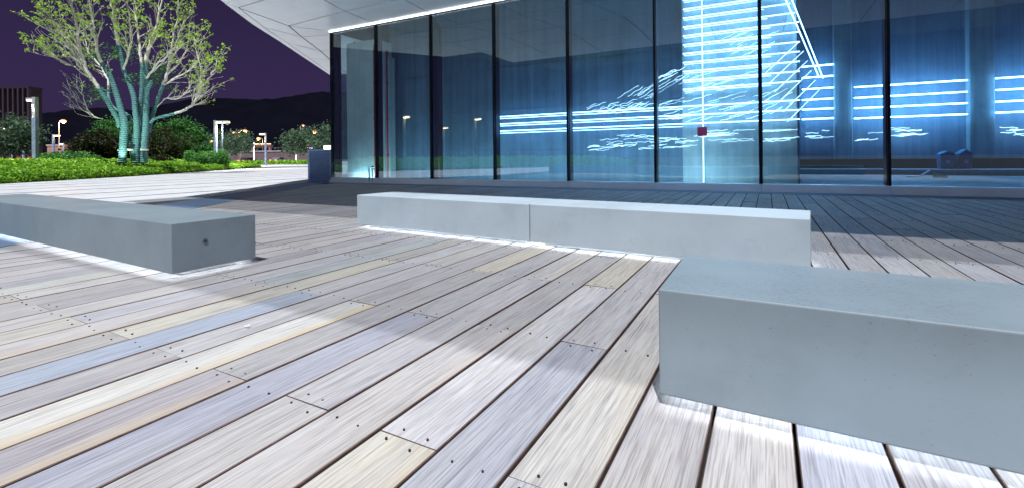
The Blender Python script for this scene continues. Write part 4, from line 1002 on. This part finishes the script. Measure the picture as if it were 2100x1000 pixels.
sodium(530, 284, 200, 'orange lamp between the stacked pair and the lone white lamp', -1, 1.8, .28)
sodium(614, 288, 170, 'low orange lamp behind the spreading grey green tree', 1, 1, .24); sodium(623, 289, 175, 'dim orange lamp next to the narrow tree', -1, 1, .15)
sodium(645, 270, 154, 'orange lamp hanging over the louvred cabinet', 1, 1.6, .3); sodium(622, 258, 150, 'dim high orange lamp above the spreading grey green tree', 1, 1, .13)
sodium(433, 290, 140, 'orange lamp peeping between the white lamp and the camera pole', -1, 1, .2); sodium(375, 254, 110, 'orange lamp in the top of the rounded green tree', 1, 1, .14)
sodium(337, 290, 100, 'orange lamp in front of the thin brown tree', 1, 1, .18)
for px, lab in ((521, 'glowing pink column on the tallest feathery tree side of the long wall'), (607, 'glowing pink column beside the spreading grey green tree')):
    b = at(px, 330, 98); o = empty('light_column', (b.x, b.y, 0)); tag(o, lab, 'light column', 'pink light columns')
    MB().tube([(0, 0, 0), (0, 0, .4)], .16, 12).build('column_base', M['steel'], o)
    MB().tube([(0, 0, .401), (0, 0, at(px, 292, 98).z)], .11, 12).build('glowing_tube', M['lamp_pink'], o)

# ================================================================== FAR THINGS
def fin_building():
    D = 130; a, b = at(-260, 330, D), at(58, 330, D); h = at(40, 181, D).z
    o = empty('finned_building', ((a.x + b.x) / 2, D, 0)); tag(o, 'dark building with close vertical fins behind the tall lamp', 'building'); wd = b.x - a.x
    MB().box((-wd / 2, .8, 0), (wd / 2, 4, h)).build('wall', M['facade_far'], o)
    MB().box((-wd / 2 - .1, .2, h), (wd / 2 + .1, 4.2, h + .5)).build('parapet', M['facade_far'], o)
    n = int(wd / 1.35)
    for k in range(n + 1):
        x = -wd / 2 + wd * k / n; MB().box((x - .22, 0, 3.2), (x + .22, .79, h - .01)).build('fin', M['facade_fin'], o)
    MB().box((-wd / 2, .3, 2.6), (wd / 2, .79, 3.15)).build('canopy', M['facade_fin'], o)
    for k in range(0, n, 2):
        x = -wd / 2 + wd * (k + .5) / n; MB().box((x - .6, .7, .1), (x + .6, .795, 2.4)).build('window', emit('shop_window', (1, .35, .1), .25, (.1, .06, .04)) if k == 0 else bpy.data.materials['shop_window'], o)
fin_building()
def hut():
    D = 112; a, b = at(97, 330, D), at(131, 330, D); h = at(110, 297, D).z
    o = empty('pink_hut', ((a.x + b.x) / 2, D, 0)); tag(o, 'small pink flat roofed hut under the orange lamp', 'hut'); wd = b.x - a.x
    MB().box((-wd / 2, 0, 0), (wd / 2, 3, h - .25)).build('wall', M['brick_box'], o)
    MB().box((-wd / 2 - .15, -.15, h - .245), (wd / 2 + .15, 3.15, h)).build('roof', M['parapet_top'], o)
    MB().box((-.5, -.06, .05), (.5, -.005, 2.1)).build('door', M['facade_far'], o)
hut()
def far_wall():
    D = 125; a, b = at(436, 330, D), at(690, 330, D); h = at(560, 309, D).z
    o = empty('traffic_stand_in', ((a.x + b.x) / 2, D, 0)); tag(o, 'long low dusky pink wall with pale coping, standing in for streaked traffic on the far road', 'wall'); wd = b.x - a.x; n = 14  # solid stand-in for the light-streaked moving traffic
    for k in range(n):
        x = -wd / 2 + wd * k / n; MB().box((x + .02, 0, 0), (x + wd / n - .02, .4, h - .3 - .02 * (k % 3))).build('wall_panel', M['parapet'], o)
    MB().box((-wd / 2, -.15, h - .28), (wd / 2, .55, h - .05)).build('coping', M['parapet_top'], o)
    for k in range(18):
        x = -wd / 2 + wd * (k + .5) / 18; MB().box((x - .05, .1, h - .05), (x + .05, .2, h + .7)).build('rail_post', M['parapet'], o)
    MB().box((-wd / 2, .1, h + .7), (wd / 2, .2, h + .8)).build('handrail', M['parapet'], o)
far_wall()
def gantry():
    D = 150; a, b = at(478, 330, D), at(556, 330, D); z = at(510, 298, D).z
    o = empty('lit_footbridge', ((a.x + b.x) / 2, D, 0)); tag(o, 'low orange lit footbridge railing beyond the long wall', 'footbridge'); wd = b.x - a.x
    MB().box((-wd / 2, 0, z - .45), (wd / 2, 1.2, z - .2)).build('deck', M['parapet'], o)
    MB().box((-wd / 2, -.06, z + .2), (wd / 2, -.005, z + .42)).build('lit_rail', M['rail_orange'], o)
    for k in range(9):
        x = -wd / 2 + wd * k / 8; MB().box((x - .05, -.05, z - .2), (x + .05, -.0, z + .2)).build('rail_post', M['parapet_top'], o)
    for x in (-wd * .45, 0, wd * .45): MB().box((x - .3, .2, 0), (x + .3, 1, z - .45)).build('pier', M['parapet'], o)
gantry()
def car(px, D, mat, lab, rz, pyb=330):
    b = at(px, pyb, D); o = empty('parked_car', (b.x, b.y, -.0), rz); tag(o, lab, 'car', 'cars beyond the planting')
    prof = [(-2.1, .35), (-2.15, .75), (-2.0, .92), (-1.25, 1.0), (-.65, 1.42), (.75, 1.45), (1.5, 1.02), (2.1, .9), (2.18, .45), (2.1, .3)]
    n = len(prof); vs = [(x, -.85, z) for x, z in prof] + [(x, .85, z) for x, z in prof]
    MB().add(vs, [tuple(range(n)), tuple(range(n, 2 * n))[::-1]] + [(i, n + i, n + (i + 1) % n, (i + 1) % n) for i in range(n)]).build('body', mat, o, bevel=.05)
    for y in (-.862, .862):
        MB().add([(-.95, y, 1.02), (-.55, y, 1.36), (.68, y, 1.38), (1.2, y, 1.04), (-.95, y * .99, 1.02), (-.55, y * .99, 1.36), (.68, y * .99, 1.38), (1.2, y * .99, 1.04)], [(0, 1, 2, 3), (7, 6, 5, 4), (0, 3, 7, 4), (1, 5, 6, 2), (0, 4, 5, 1), (3, 2, 6, 7)]).build('side_window', M['car_glass'], o)
    for x in (-1.3, 1.35):
        for y in (-.8, .8): MB().tube([(x, y - .1, .32), (x, y + .1, .32)], .32, 14).build('wheel', M['tyre'], o)
    for y in (-.62, .62): MB().box((2.12, y - .2, .62), (2.21, y + .2, .84)).build('tail_light', M['tail'], o)
    return o
car(508, 110, M['car_b'], 'dark car with red tail lights before the long wall, by the pink column', R(-100))
car(571, 110, M['car_a'], 'silver car with red tail lights before the long wall past the lone lamp', R(-96))
car(196, 70, M['car_a'], 'silver car half hidden behind the low green shrub', R(12))
def sign():
    b = at(673, 330, 80); o = empty('lit_sign', (b.x, b.y, 0)); tag(o, 'small white lit box sign above the cabinet at the glass corner', 'sign')
    z0, z1 = at(673, 310, 80).z, at(673, 299, 80).z
    MB().box((-.7, -.1, z0), (.7, .1, z1)).build('sign_box', M['sign_white'], o, bevel=.02); MB().tube([(0, 0, 0), (0, 0, z0)], .06, 8).build('post', M['steel'], o)
sign()
def beacon():
    b = at(637, 330, 88); o = empty('beacon_post', (b.x, b.y, 0)); tag(o, 'low post with red and blue beacons behind the cabinet', 'beacon'); z = at(637, 304, 88).z
    MB().tube([(0, 0, 0), (0, 0, z - .2)], .06, 8).build('post', M['steel'], o)
    MB().box((-.75, -.12, z - .2), (.75, .12, z - .12)).build('bar', M['frame'], o)
    MB().box((-.7, -.12, z - .115), (-.05, .12, z + .12)).build('red_beacon', M['tail'], o, bevel=.03); MB().box((.05, -.12, z - .115), (.7, .12, z + .12)).build('blue_beacon', M['blue_lamp'], o, bevel=.03)
beacon()
